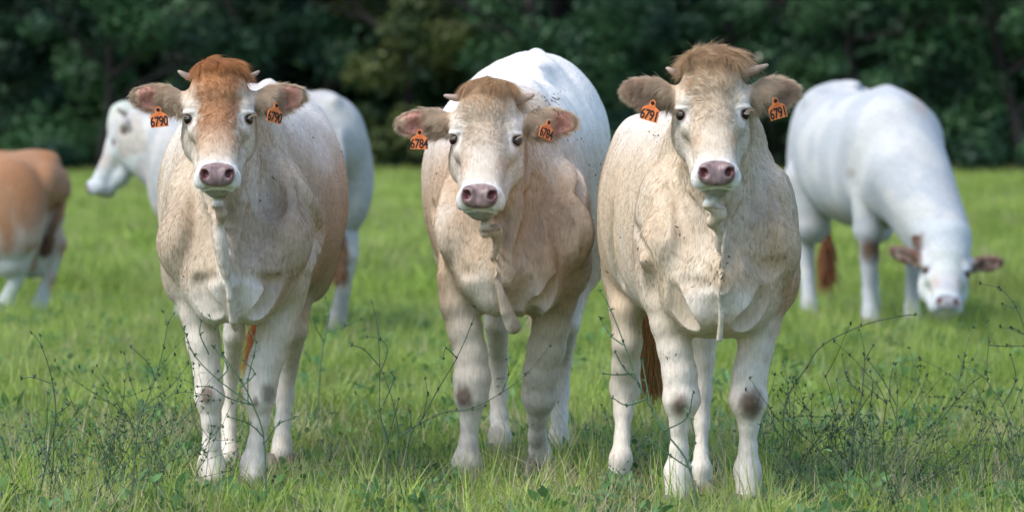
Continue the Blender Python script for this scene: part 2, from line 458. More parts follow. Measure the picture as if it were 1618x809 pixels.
def coat_colour(P, H, cfg, N):
    seed = cfg['seed']
    hp = H.local(P); m = head_region(hp)
    n1 = Noise(seed, .35)(P); n2 = Noise(seed + 1, .11)(P * np.array((1, 1, .5))); n3 = Noise(seed + 2, .03)(P)
    base = np.asarray(cfg.get('base', CREAM)) * (np.array((.95, .90, .83)) if cfg.get('near') else 1.)
    c = np.tile(base, (len(P), 1))
    c = mix(c, cfg.get('tan', TAN), (cfg.get('tan_amt', .22)) * sm(n1 + .25 * n2, .1, 1.4))
    c = mix(c, PALE, cfg.get('pale_amt', .35) * sm(-n1 + .2 * n2, .1, 1.3))
    c = mix(c, cfg.get('tan', TAN), cfg.get('warm', 0) + 0 * n1)
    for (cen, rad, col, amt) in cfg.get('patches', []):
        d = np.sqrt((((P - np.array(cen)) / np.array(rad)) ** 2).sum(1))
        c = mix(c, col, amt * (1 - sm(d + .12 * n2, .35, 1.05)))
    if cfg.get('near'):
        # sky light painted white into back line and rump; legs and brisket pale
        c = mix(c, WHITE, cfg.get('back_skylight', .6) * sm(P[:, 2], .86, 1.08) * sm(P[:, 1], -.05, .35))
        c = mix(c, PALE * 1.02, .75 * (1 - sm(P[:, 2] + .03 * n1, .40, .60)))
        c = mix(c, PALE * 1.02, .7 * (1 - sm(P[:, 2] + .02 * n1, .12, .32)))
        c = mix(c, np.array((.30, .25, .19)), .55 * (1 - sm(P[:, 2] + .03 * n2, -.01, .07)))
    for (kp, rad, amt) in cfg.get('knees', []):
        d = np.sqrt((((P - np.array(kp)) / (np.array(rad) * np.array((1.2, 1.4, 1.3)))) ** 2).sum(1)) + .03 * n3 + .05 * n2
        c = mix(c, np.array((.11, .065, .04)), amt * 1.1 * (1 - sm(d, .4, 1.15)))
    x, y, z = hp.T; ax = np.abs(x); face = m['face']
    # face
    fc = np.tile(cfg.get('face', CREAM * 1.03), (len(P), 1))
    fc = mix(fc, cfg.get('forehead', TAN), cfg.get('forehead_amt', .8) * (1 - sm(ax + .010 * n3, .035, .08)) * sm(z, cfg.get('blaze_z', -.09), .02))
    fc = mix(fc, TAN, .30 * np.exp(-((z + .06) / .03) ** 2 - ((ax - .05) / .02) ** 2) * 1.5)
    fc = mix(fc, PALE, .55 * sm(ax, .045, .075) * (1 - sm(z, .03, .08)))
    fc = mix(fc, WHITE * .97, .6 * m['eye'])
    fc = mix(fc, PALE, .7 * sm(-z, .08, .12))
    fc = mix(fc, WHITE, 1. * m['muzzle'])
    fc = mix(fc, np.array((.30, .27, .22)), .7 * sm(-z, .19, .2) * (1 - sm(-z, .215, .23)) * (1 - sm(ax, .02, .04)) )  # shade below the mouth put into the chin colour
    fc = mix(fc, cfg.get('crown', GINGER), .9 * sm(z + .15 * y + .016 * n3, .05, .15))
    w = face
    c = c * (1 - w[:, None]) + fc * w[:, None]
    c = mix(c, cfg.get('nose', NOSE) * (1 + .15 * n3[:, None]), m['pad'] * face)
    c = mix(c, np.array((.10, .03, .03)), m['nostril'] * face)
    # eye rim
    er = 1 - sm(np.sqrt(((ax - .088) / 1.) ** 2 + ((y - .014) * .8) ** 2 + (z * 1.15) ** 2), .016, .0235)
    c = mix(c, np.array((.22, .09, .065)), er * .8)
    # ears: fur outside, pink skin in the hollow
    ne = N @ H.M
    ea = m['ear']
    ec = mix(np.tile(cfg.get('earcol', np.array((.66, .51, .36))), (len(P), 1)), CREAM, .4 * sm(n3, 0, 1))
    ec = mix(ec, EARIN, cfg.get('ear_bare', 1.) * sm(-ne[:, 1], .3, .7) * sm(ax, .145, .175) * (1 - sm(ax, .215, .235)))
    c = c * (1 - ea[:, None]) + ec * ea[:, None]
    wet = m['pad'] * face
    if not cfg.get('near'): c = np.minimum(c, np.array((.52, .545, .56)) * (1.0 if 'calf' not in cfg else 1.))
    return np.clip(c * (1 + .035 * n3[:, None]), .01, .95), wet, m, hp

def make_hair(name, parent, roots, dirs, lens, curl, cols, radius, nseg=4):
    n = len(roots); P = nseg + 1
    t = np.linspace(0, 1, P)[None, :, None]
    pts = roots[:, None, :] + dirs[:, None, :] * (lens[:, None, None] * t) + curl[:, None, :] * (lens[:, None, None] * t ** 2)
    hc = bpy.data.hair_curves.new(name)
    hc.add_curves([P] * n)
    hc.attributes['position'].data.foreach_set('vector', pts.astype(np.float32).ravel())
    ra = hc.attributes.get('radius') or hc.attributes.new('radius', 'FLOAT', 'POINT')
    rr = (np.asarray(radius)[:, None] * np.array([1., .95, .8, .55, .15])[None, :P]).astype(np.float32)
    ra.data.foreach_set('value', rr.ravel())
    ca = hc.attributes.new('coat', 'FLOAT_COLOR', 'CURVE')
    c4 = np.ones((n, 4), np.float32); c4[:, :3] = np.clip(cols, 0, .95)
    ca.data.foreach_set('color', c4.ravel())
    hc.materials.append(M_FUR)
    o = bpy.data.objects.new(name, hc); link(o, parent)
    return o

def grow_fur(root, V, Fc, N, A, H, cfg, C, count):
    ctr = V[Fc].mean(1)
    hp = H.local(ctr); m = head_region(hp)
    fn = N[Fc].mean(1); fn /= np.linalg.norm(fn, axis=1)[:, None] + 1e-9
    w = A.copy()
    w *= np.where(m['inhead'] & (hp[:, 1] < .2), 6.0, 1.)
    earin = m['ear'] * sm(-(fn @ H.M)[:, 1], .25, .6) * sm(np.abs(hp[:, 0]), .150, .172) * (1 - sm(np.abs(hp[:, 0]), .222, .24))
    w *= 1 + 1.6 * m['crown'] + 2 * m['ear'] - 2.6 * earin * cfg.get('ear_bare', 1.)
    w *= np.where(ctr[:, 1] > .35, .5, 1.) * np.where(fn[:, 1] > .55, .15, 1.)
    w *= 1 - .999 * np.clip(m['pad'] + m['nostril'] * m['face'], 0, 1)
    w *= np.where((m['eye'] > .93) & (m['face'] > .5), 0, 1)
    w /= w.sum()
    f = rng.choice(len(Fc), count, p=w)
    u, v = rng.random((2, count, 1)); q = V[Fc[f]]
    P = (q[:, 0] * (1 - u) + q[:, 1] * u) * (1 - v) + (q[:, 3] * (1 - u) + q[:, 2] * u) * v
    n = fn[f]
    col = C[Fc[f]].mean(1)
    hp = H.local(P); m = head_region(hp); x, y, z = hp.T; ax = np.abs(x)
    # flow
    g = np.tile(np.array((0., .35, -1.)), (count, 1))
    ncl = Noise(cfg['seed'] + 5, .07); ncl2 = Noise(cfg['seed'] + 6, .022)
    upb = sm(P[:, 2], .95, 1.05) * sm(P[:, 1], .2, .5)
    g = g * (1 - upb[:, None]) + np.array((0, 1., -.2)) * upb[:, None]
    g[:, 0] += .16 * ncl(P); g[:, 1] += .12 * ncl(P[:, ::-1].copy())
    # head: whorl between the eyes
    wh = np.array((0.004, 0, .005))
    rad = hp - wh; rad[:, 1] = 0
    gh = rad / (np.linalg.norm(rad, axis=1)[:, None] + 1e-6)
    sw = np.stack([-gh[:, 2], gh[:, 1], gh[:, 0]], 1) * cfg.get('swirl', .4)
    gh = gh + sw; gh[:, 2] = np.where(z < -.03, gh[:, 2] - .6, gh[:, 2])
    gh = gh @ H.M.T
    fw = m['face'][:, None]
    g = g * (1 - fw) + gh * fw
    cr = m['crown'][:, None]
    gc = np.stack([np.sign(x) * (.15 + 7 * ax), np.full(count, -.22), .75 - 7 * ax - 6 * np.clip(.0 + (.10 - y), 0, 1)], 1) @ H.M.T
    g = g * (1 - cr) + gc * cr
    # ears: outwards and down across the ear
    ea = m['ear'][:, None]
    ge = np.stack([np.sign(x) * 1., np.full(count, -.15), -.35 + 9 * np.clip(z - .06, -.03, .06)], 1) @ H.M.T
    g = g * (1 - ea) + ge * ea
    crw = m['crown'][:, None]
    tuft = np.stack([Noise(cfg['seed'] + q, .030)(hp * np.array((1, .6, .6))) for q in (31, 32, 33)], 1)
    g = g + crw * .95 * (tuft @ H.M.T) + m['ear'][:, None] * .25 * (tuft @ H.M.T)
    g += .16 * rng.normal(size=g.shape)
    tn = g - (g * n).sum(1)[:, None] * n; tn /= np.linalg.norm(tn, axis=1)[:, None] + 1e-9
    # length
    neck = (1 - sm(P[:, 1], .0, .35)) * sm(P[:, 2], .52, .62)
    L = .009 + .006 * neck * (1 - fw[:, 0]) * cfg.get('neck_len', 1.)
    L = L * (1 - sm(-P[:, 2], -.5, -.3)) + .008 * sm(-P[:, 2], -.5, -.3)
    L = np.where(fw[:, 0] > .5, .009 + .008 * sm(z, -.04, .06) * (1 - sm(ax, .05, .075)) * cfg.get('fore_len', 1.), L)
    L = np.where(m['muzzle'] > .5, .005, L)
    L = L + cfg.get('crown_len', .045) * m['crown'] ** 1.5
    hole = sm(-(n @ H.M)[:, 1], .25, .6) * sm(ax, .150, .172)
    L = L + .029 * m['ear'] * (1 - .5 * sm(ax, .16, .2)) * (1 - .95 * hole * cfg.get('ear_bare', 1.))
    L *= rng.uniform(.6, 1.25, count) * (1 + .35 * m['crown'] * tuft[:, 0])
    lift = .13 + .04 * rng.normal(size=count) + .3 * m['crown'] + .3 * m['ear'] + .03 * neck
    cl = ncl2(P)
    lift = lift + .05 * cl
    d = tn + n * np.clip(lift, .05, 1.2)[:, None]; d /= np.linalg.norm(d, axis=1)[:, None]
    d *= .8
    curl = -n * .12 + np.array((0, 0, -.25)) * (neck[:, None] * .6 + m['crown'][:, None] * cfg.get('crown_droop', .8)) + .06 * rng.normal(size=g.shape)
    streak = Noise(cfg['seed'] + 41, .016, 20)(P * np.array((1, 1, .16))); streak2 = Noise(cfg['seed'] + 42, .035, 20)(P * np.array((1, 1, .22)))
    body = 1 - fw[:, 0]
    vv = 1 + .06 * rng.normal(size=count) + .05 * cl + (.045 * streak + .035 * streak2) * body * (.35 + .65 * sm(P[:, 2], .4, .6)) + .10 * Noise(cfg['seed'] + 43, .014, 20)(hp * np.array((1, .3, .5))) * np.clip(m['crown'] + m['ear'] + .5 * fw[:, 0], 0, 1)
    col = col * vv[:, None]
    col = mix(col, col * np.array((1.5, 1.5, 1.45)), m['crown'] * sm(rng.random(count), .55, .95) * .7)
    col = mix(col, CREAM * 1.15, .75 * m['ear'] * (1 - sm(ax, .15, .18)) * sm(ncl2(P * 1.7), 0, 1.))
    rad_ = np.full(count, .00042) * np.where(m['inhead'], .8, 1.15)
    return make_hair('coat_hair', root, P, d, L, curl, col, rad_)

def claw_hoof(parent, p, r, sc=1., yaw=0):
    """cloven hoof: two claws with a slanted front"""
    Vs, Fs = [], []
    for s in (-1, 1):
        rings = []
        for k, (zz, rx, ry, fy) in enumerate(((0, .026, .042, -.026), (.012, .026, .041, -.022), (.035, .023, .034, -.010), (.055, .019, .028, .0))):
            ring = []
            for i in range(12):
                a = i / 12 * 2 * math.pi
                xx = math.cos(a) * rx * (1 - .35 * max(0, -math.sin(a)) ** 2); yy = math.sin(a) * ry
                ring.append(((xx + s * .0265) * sc * r / .03, (yy + fy) * sc * r / .03, zz * sc))
            rings.append(ring)
        b = len(Vs) * 1
        for rg in rings: Vs += rg
        n0 = b
        for k in range(3):
            for i in range(12):
                j = (i + 1) % 12
                Fs.append((n0 + k * 12 + i, n0 + k * 12 + j, n0 + (k + 1) * 12 + j, n0 + (k + 1) * 12 + i))
        for i in range(1, 6):   # caps as quads
            Fs.append((n0 + i - 1, n0 + 12 - i if i > 0 else n0, n0 + 11 - i, n0 + i))
            Fs.append((n0 + 36 + i - 1, n0 + 36 + i, n0 + 36 + 11 - i, n0 + 36 + 12 - i))
    Vs = np.array(Vs)
    # (the 12-gon cap indices wrap)
    Fs = np.array([[q if q < len(Vs) else q - 12 for q in f] for f in Fs])
    c, s_ = math.cos(yaw), math.sin(yaw)
    V2 = Vs.copy(); V2[:, 0] = c * Vs[:, 0] - s_ * Vs[:, 1]; V2[:, 1] = s_ * Vs[:, 0] + c * Vs[:, 1]
    return mesh_np('hoof', V2 + np.array(p), Fs, M_HOOF, parent)

def tube(pts, rad, sides=8, close=True):
    pts = np.array(pts, float); n = len(pts)
    tang = np.gradient(pts, axis=0); tang /= np.linalg.norm(tang, axis=1)[:, None] + 1e-9
    up = np.array((0.3, .9, .2)); V = []; Fs = []
    for i in range(n):
        a = np.cross(tang[i], up); a /= np.linalg.norm(a) + 1e-9; b = np.cross(tang[i], a)
        for k in range(sides):
            t = 2 * math.pi * k / sides
            V.append(pts[i] + rad[i] * (math.cos(t) * a + math.sin(t) * b))
    for i in range(n - 1):
        for k in range(sides):
            j = (k + 1) % sides
            Fs.append((i * sides + k, i * sides + j, (i + 1) * sides + j, (i + 1) * sides + k))
    V = np.array(V); Fs = np.array(Fs)
    if close:
        m = len(V); V = np.concatenate([V, pts[-1:] + tang[-1:] * rad[-1] * .7, pts[:1]])
        b = (n - 1) * sides
        Fs = np.concatenate([Fs, [(b + k, b + (k + 1) % sides, m, m) for k in range(0, sides)]])
    return V, Fs

def tris_ok(V, Fs):
    return V, Fs

def mesh_mixed(name, V, Fs, mat, parent=None, smooth=True):
    """Fs may hold quads whose last two indices are equal (triangles)"""
    me = bpy.data.meshes.new(name)
    fl = [tuple(f) if f[2] != f[3] else tuple(f[:3]) for f in np.asarray(Fs).tolist()]
    me.from_pydata(np.asarray(V).tolist(), [], fl)
    me.polygons.foreach_set('use_smooth', np.full(len(fl), smooth, bool)); me.update()
    me.materials.append(mat)
    return link(bpy.data.objects.new(name, me), parent)

def uv_sphere(c, r, nu=20, nv=12):
    V = []; Fs = []
    for i in range(nv + 1):
        th = math.pi * i / nv
        for j in range(nu):
            ph = 2 * math.pi * j / nu
            V.append((math.sin(th) * math.cos(ph), math.sin(th) * math.sin(ph), math.cos(th)))
    for i in range(nv):
        for j in range(nu):
            k = (j + 1) % nu
            Fs.append((i * nu + j, (i + 1) * nu + j, (i + 1) * nu + k, i * nu + k))
    return np.array(V) * np.array(r) + np.array(c), np.array(Fs)

def ear_tag(parent, H, c, rot, number, size=.051, full=True):
    """a plastic ear tag: plate with a narrow neck, a stud through the ear, the number on its face"""
    w, h = size / 2 * .98, size
    out = [(-w, -h * .62), (w, -h * .62), (w, -.05 * h), (w * .82, .06 * h), (w * .36, .18 * h), (w * .30, .42 * h), (w * .1, .5 * h), (-w * .1, .5 * h),
           (-w * .30, .42 * h), (-w * .36, .18 * h), (-w * .82, .06 * h), (-w, -.05 * h)]
    th = .0012; n = len(out)
    V = [(x, -th, z) for x, z in out] + [(x, th, z) for x, z in out]
    me = bpy.data.meshes.new('ear_tag')
    me.from_pydata(V, [], [tuple(range(n)), tuple(range(2 * n - 1, n - 1, -1))] + [(i, i + n, (i + 1) % n + n, (i + 1) % n) for i in range(n)])
    me.materials.append(M_TAG)
    o = bpy.data.objects.new('ear_tag', me); link(o, parent)
    o['label'] = 'orange plastic ear tag with the black number ' + number
    o.location = H.to(c); o.rotation_euler = (Matrix(H.M.tolist()) @ Euler([R(a) for a in rot]).to_matrix()).to_euler()
    cu = bpy.data.curves.new('tag_number', 'FONT'); cu.body = number; cu.size = size * .66; cu.align_x = 'CENTER'; cu.align_y = 'CENTER'
    cu.extrude = .0003; cu.offset = .0006; cu.materials.append(M_INK); cu.space_character = .93
    tmp = bpy.data.objects.new('tmp', cu); COL.objects.link(tmp); bpy.context.view_layer.update()
    me = bpy.data.meshes.new_from_object(tmp.evaluated_get(bpy.context.evaluated_depsgraph_get())); bpy.data.objects.remove(tmp)
    t = bpy.data.objects.new('tag_number', me); link(t, o)
    t.location = (0, -th - .0006, -h * .33); t.rotation_euler = (R(90), 0, 0); t.scale = (.82, 1.12, 1)
    # small print line
    for zz, ww in ((.0, .55), (.09, .36)):
        b = mesh_np('small_print', np.array([(-w * ww, -th - .0004, h * zz), (w * ww, -th - .0004, h * zz), (w * ww, -th - .0004, h * (zz + .022)), (-w * ww, -th - .0004, h * (zz + .022))]), [(0, 1, 2, 3)], M_TAGRED, o)
    V, Fs = uv_sphere((0, -th - .001, h * .34), (.0055, .003, .0055), 12, 6)
    mesh_np('stud', V, Fs, M_INK if full else M_TAGRED, o)
    return o

def build_cow(name, origin, yaw, cfg):
    """cfg: torso stations, legs, head, neck ... in cow-local metres (faces -y)"""
    t1 = time.time()
    S = Solid(); H = cfg['H']; near = cfg.get('near', False)
    S.loft(cfg['torso'], n=cfg.get('n', 2.25), mid=cfg.get('mid', .5), k=.05)
    for c, r, rot, k in cfg.get('masses', []): S.ell(c, r, rot, k)
    for leg in cfg['legs']:
        pts, rad = leg[0], leg[1]
        S.chain(pts, rad, k=.018, flat=(1, .8, 1) if near else None)
        f = pts[-1]
    for a, b, ra, rb, k in cfg.get('neck', []): S.cap(a, b, ra, rb, k)
    for pts, rad, k in cfg.get('folds', []):
        if near:
            O_ = np.array(origin, float); q_ = []
            for p, r_ in zip(pts, rad):        # slide each point along the sight line until it stands just proud of the skin
                w = p + O_; Ys = np.arange(O_[1] - .6, O_[1] + .4, .008)
                L_ = np.stack([w[0] * Ys / w[1], Ys, CAM_H + (w[2] - CAM_H) * Ys / w[1]], 1) - O_
                j = np.where(S.eval(L_) < 0)[0]
                if len(j) and L_[j[0], 1] - r_ - .018 < p[1]:
                    y_ = L_[j[0], 1] - r_ - .018 + O_[1]; p = np.array((w[0] * y_ / w[1], y_, CAM_H + (w[2] - CAM_H) * y_ / w[1])) - O_
                q_.append(p)
            q_ = np.array(q_); q_[1:-1, 1] = (q_[:-2, 1] + 2 * q_[1:-1, 1] + q_[2:, 1]) / 4; pts = list(q_)
        S.chain(pts, rad, k=k)
        for i in range(len(pts) - 1):        # the fold hangs from a thin sheet of skin
            for q in (0, .5):
                p = pts[i] * (1 - q) + pts[i + 1] * q
                S.cap(p, p + np.array((0, .15, .02)), rad[i] * .36, rad[i] * .5, .012)
    for pts, rad, k in cfg.get('creases', []): S.chain(pts, rad, k=k, op='-')
    for ln in cfg.get('ridges', []): snap(S, np.array(origin, float), ln, .03, '+')
    for ln in cfg.get('grooves', []):
        deep = ln[1][1] > 452 and len(ln) > 2
        snap(S, np.array(origin, float), [(a, b, c * (1.3 if deep else 1.1)) for a, b, c in ln], .016 if deep else .03, '-', -.15 if deep else .85)
    head_solid(S, H, cfg.get('ear', (8, 8)), cfg.get('ear_yaw', (0, 0)))
    lo = np.min([p.bounds()[0] for p in S.P], 0) - .02; hi = np.max([p.bounds()[1] for p in S.P if p.op == '+'], 0) + .02
    lo[2] = max(lo[2], -.08)
    def axis(a, b, br, fine, coarse):
        """fine inside any [p,q] of br, else coarse"""
        out = [a]
        while out[-1] < b:
            x = out[-1]; out.append(x + (fine if any(p <= x <= q for p, q in br) else coarse))
        return np.array(out)
    if near:
        ez = H.E[2]; ey = H.E[1]
        xs = np.arange(lo[0], hi[0], .0048)
        ys = axis(lo[1], hi[1], [(lo[1], .12)], .0042, .011)
        zs = axis(lo[2], hi[2], [(ez - .27, ez + .2)], .0038, .0066)
    else:
        g = cfg.get('grid', .013)
        xs, ys, zs = (np.arange(lo[i], hi[i], g) for i in range(3))
    V, Fc = S.mesh(xs, ys, zs)
    V = relax(V, Fc, 1, .35)
    if near:
        nn = Noise(cfg['seed'] + 9, .16); nf = Noise(cfg['seed'] + 10, .05)
        N, A = vnormals(V, Fc)
        am = .0016 * sm(V[:, 2], .45, .6) * (1 - np.clip(head_region(H.local(V))['inhead'], 0, 1))
        hf = np.clip(head_region(H.local(V))['inhead'], 0, 1)
        V = V - N * (.0075 - .004 * (1 - sm(V[:, 2], .35, .5)) - .006 * hf)[:, None]      # the hair adds this back
        V = V + N * (am * (nn(V * np.array((1.3, 1, .45))) * 1. + .35 * nf(V * np.array((1.2, 1, .35)))))[:, None]
    N, A = vnormals(V, Fc)
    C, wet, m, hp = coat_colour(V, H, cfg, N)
    root = bpy.data.objects.new(name, None); link(root)
    root.location = origin; root.rotation_euler = (0, 0, yaw)
    tag(root, cfg['label'], 'cow' if not near else 'heifer', cfg.get('group'))
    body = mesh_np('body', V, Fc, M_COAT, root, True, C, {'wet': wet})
    for leg in cfg['legs']:
        p = np.array(leg[0][-1]); r = leg[1][-1]
        claw_hoof(root, (p[0], p[1] - .01, p[2] - .048), r * .72, 1.0, 0)
    for s in (-1, 1):
        Vv, Ff = uv_sphere((0, 0, 0), (1, 1, 1))
        Vv = Vv * .0193 * H.sc
        e = mesh_np('eye', Vv, Ff, M_EYE, root); e.location = H.to((s * .0775, .0275, 0))
    for i, (hb, ht, hr) in enumerate(cfg.get('horns', [])):
        b = np.array(hb); t = np.array(ht); mid = (b + t) / 2 + np.array((0, 0, -.004))
        hr = hr * .85
        pts = [H.to(p) for p in (b, b * .7 + t * .3 + np.array((0, 0, -.003)), mid * .6 + t * .4, t)]
        Vh, Fh = tube(pts, [hr, hr * .92, hr * .7, hr * .35], 12)
        mesh_mixed('horn', Vh, Fh, M_HORN, root)
    tl = cfg.get('tail')
    if tl:
        pts, rad, tuft_col, tuft_len = tl
        P_ = np.array(pts); k = np.linspace(0, len(P_) - 1, 24)
        Pi = np.stack([np.interp(k, np.arange(len(P_)), P_[:, c]) for c in range(3)], 1)
        Vt, Ft = tube(Pi, np.interp(k, np.arange(len(P_)), rad), 10)
        me = mesh_mixed('tail', Vt, Ft, M_COAT, root)
        a = me.data.attributes.new('coat', 'FLOAT_COLOR', 'POINT')
        tt = np.clip((Vt[:, 2].max() - Vt[:, 2]) / max(np.ptp(Vt[:, 2]), .01), 0, 1)
        cc = np.ones((len(Vt), 4), np.float32); cc[:, :3] = mix(np.tile(cfg.get('base', CREAM), (len(Vt), 1)), tuft_col, sm(tt, .6, .8))
        a.data.foreach_set('color', cc.ravel())
        n = 2600 if near else 900
        end = P_[-1]; st = P_[-2]
        q = rng.random(n) ** .8
        rt = st + (end - st) * (q * 1.0)[:, None] + rng.normal(size=(n, 3)) * .008
        dr = (end - st) / np.linalg.norm(end - st) + rng.normal(size=(n, 3)) * np.array((.14, .14, .05))
        dr /= np.linalg.norm(dr, axis=1)[:, None]
        cols = np.array(tuft_col) * (1 + .25 * rng.normal(size=(n, 1)))
        make_hair('tail_hair', me, rt, dr, tuft_len * rng.uniform(.5, 1.1, n), rng.normal(size=(n, 3)) * .12, cols, np.full(n, .0009 if near else .003))
    if cfg.get('fur'): grow_fur(root, V, Fc, N, A, H, cfg, C, cfg['fur'])
    if near:   # eyelashes
        n = 90; rt = []; dd = []
        for s in (-1, 1):
            for i in range(n // 2):
                a = random.uniform(.1, 3.0)
                p = np.array((s * .0765, .0285, 0)) + .022 * np.array((s * .66, -.75, 0)) + .0125 * math.cos(a) * np.array((s * .75, .66, 0)) + np.array((0, 0, .0115 * math.sin(a)))
                rt.append(H.to(p)); dd.append(H.M @ np.array((s * .75 + .2 * random.gauss(0, 1) * .5, -.55, random.uniform(-.45, .15))))
        dd = np.array(dd); dd /= np.linalg.norm(dd, axis=1)[:, None]
        make_hair('eyelashes', root, np.array(rt), dd, rng.uniform(.012, .02, len(rt)), np.tile((0, 0, .25), (len(rt), 1)), np.tile(CREAM * .7, (len(rt), 1)), np.full(len(rt), .0005))
    for tg in cfg.get('tags', []): ear_tag(root, H, *tg)
    print('%s: %d verts %d faces, %.1fs' % (name, len(V), len(Fc), time.time() - t1))
    return root, V, N, body

def legpx(pts, Y, X0, Y0, dys=None, nudge=0.):
    """leg joints read off the photograph (column, row, half width in its pixels) at distance Y -> cow-local metres"""
    P_, Rr = [], []
    for i, (px, py, hw) in enumerate(pts):
        yy = Y + (dys[i] if dys is not None else 0)
        w = W(px, py, yy); P_.append(w - np.array((X0, Y0, 0)))
        fr_ = i / (len(pts) - 1); kn = (1.16 if 600 <= py <= 640 and Y < 15.1 else 1.12 if 600 <= py <= 640 else 1.) * (1.12 if 720 <= py <= 748 else 1.)
        Rr.append(kn * hw / (F / yy))
    last = P_[-1].copy(); P_[-1] = np.array((last[0], last[1], .012)); 
    return P_, Rr

FLEG = lambda n: np.interp(np.linspace(0, 1, n), [0, .25, .6, .66, .9, 1], [.0, .0, -.01, .0, .015, -.015])

# ------------------------------------------------------------------ the three heifers in front
def near_common(hw=1.0, z0=.95, cx=0., sh=.15):
    masses = []
    for s in (-1, 1):
        masses += [((cx + s * (sh - .02) * hw, .06, .73 * z0 / .95), (.068 * hw, .14, .165), (0, s * 8, 0), .09),      # shoulder blade
                   ((cx + s * (sh - .005) * hw, -.09, .685 * z0 / .95), (.072 * hw, .085, .10), (0, 0, 0), .04),  # point of the shoulder
                   ((cx + s * (sh + .005) * hw, .03, .60 * z0 / .95), (.060 * hw, .10, .10), (0, 0, 0), .03)]     # upper arm
    masses += [((cx - .048 * hw, -.13, .53 * z0 / .95), (.072 * hw, .10, .082), (0, 0, 0), .018), ((cx + .048 * hw, -.13, .53 * z0 / .95), (.072 * hw, .10, .082), (0, 0, 0), .025)]
    return masses

def chest_creases(cx, hw, zt, zb, y=-.16):
    """the folds that part the brisket from the forelegs, and shallow ones on neck and shoulder"""
    cr = []
    for s in (-1, 1):
        cr.append(([(cx + s * .118 * hw, y + .0, zt), (cx + s * .124 * hw, y + .01, (zt + zb) / 2), (cx + s * .098 * hw, y + .04, zb)], [.006, .010, .012], .022))
    return cr

def px_chain(pts, X0, Y0, k):
    P_, Rr = [], []
    for px, py, hw, dy in pts:
        P_.append(W(px, py, Y0 + dy + .02) - np.array((X0, Y0, 0))); Rr.append(1.12 * hw / (F / (Y0 + dy)))
    return (P_, Rr, k)

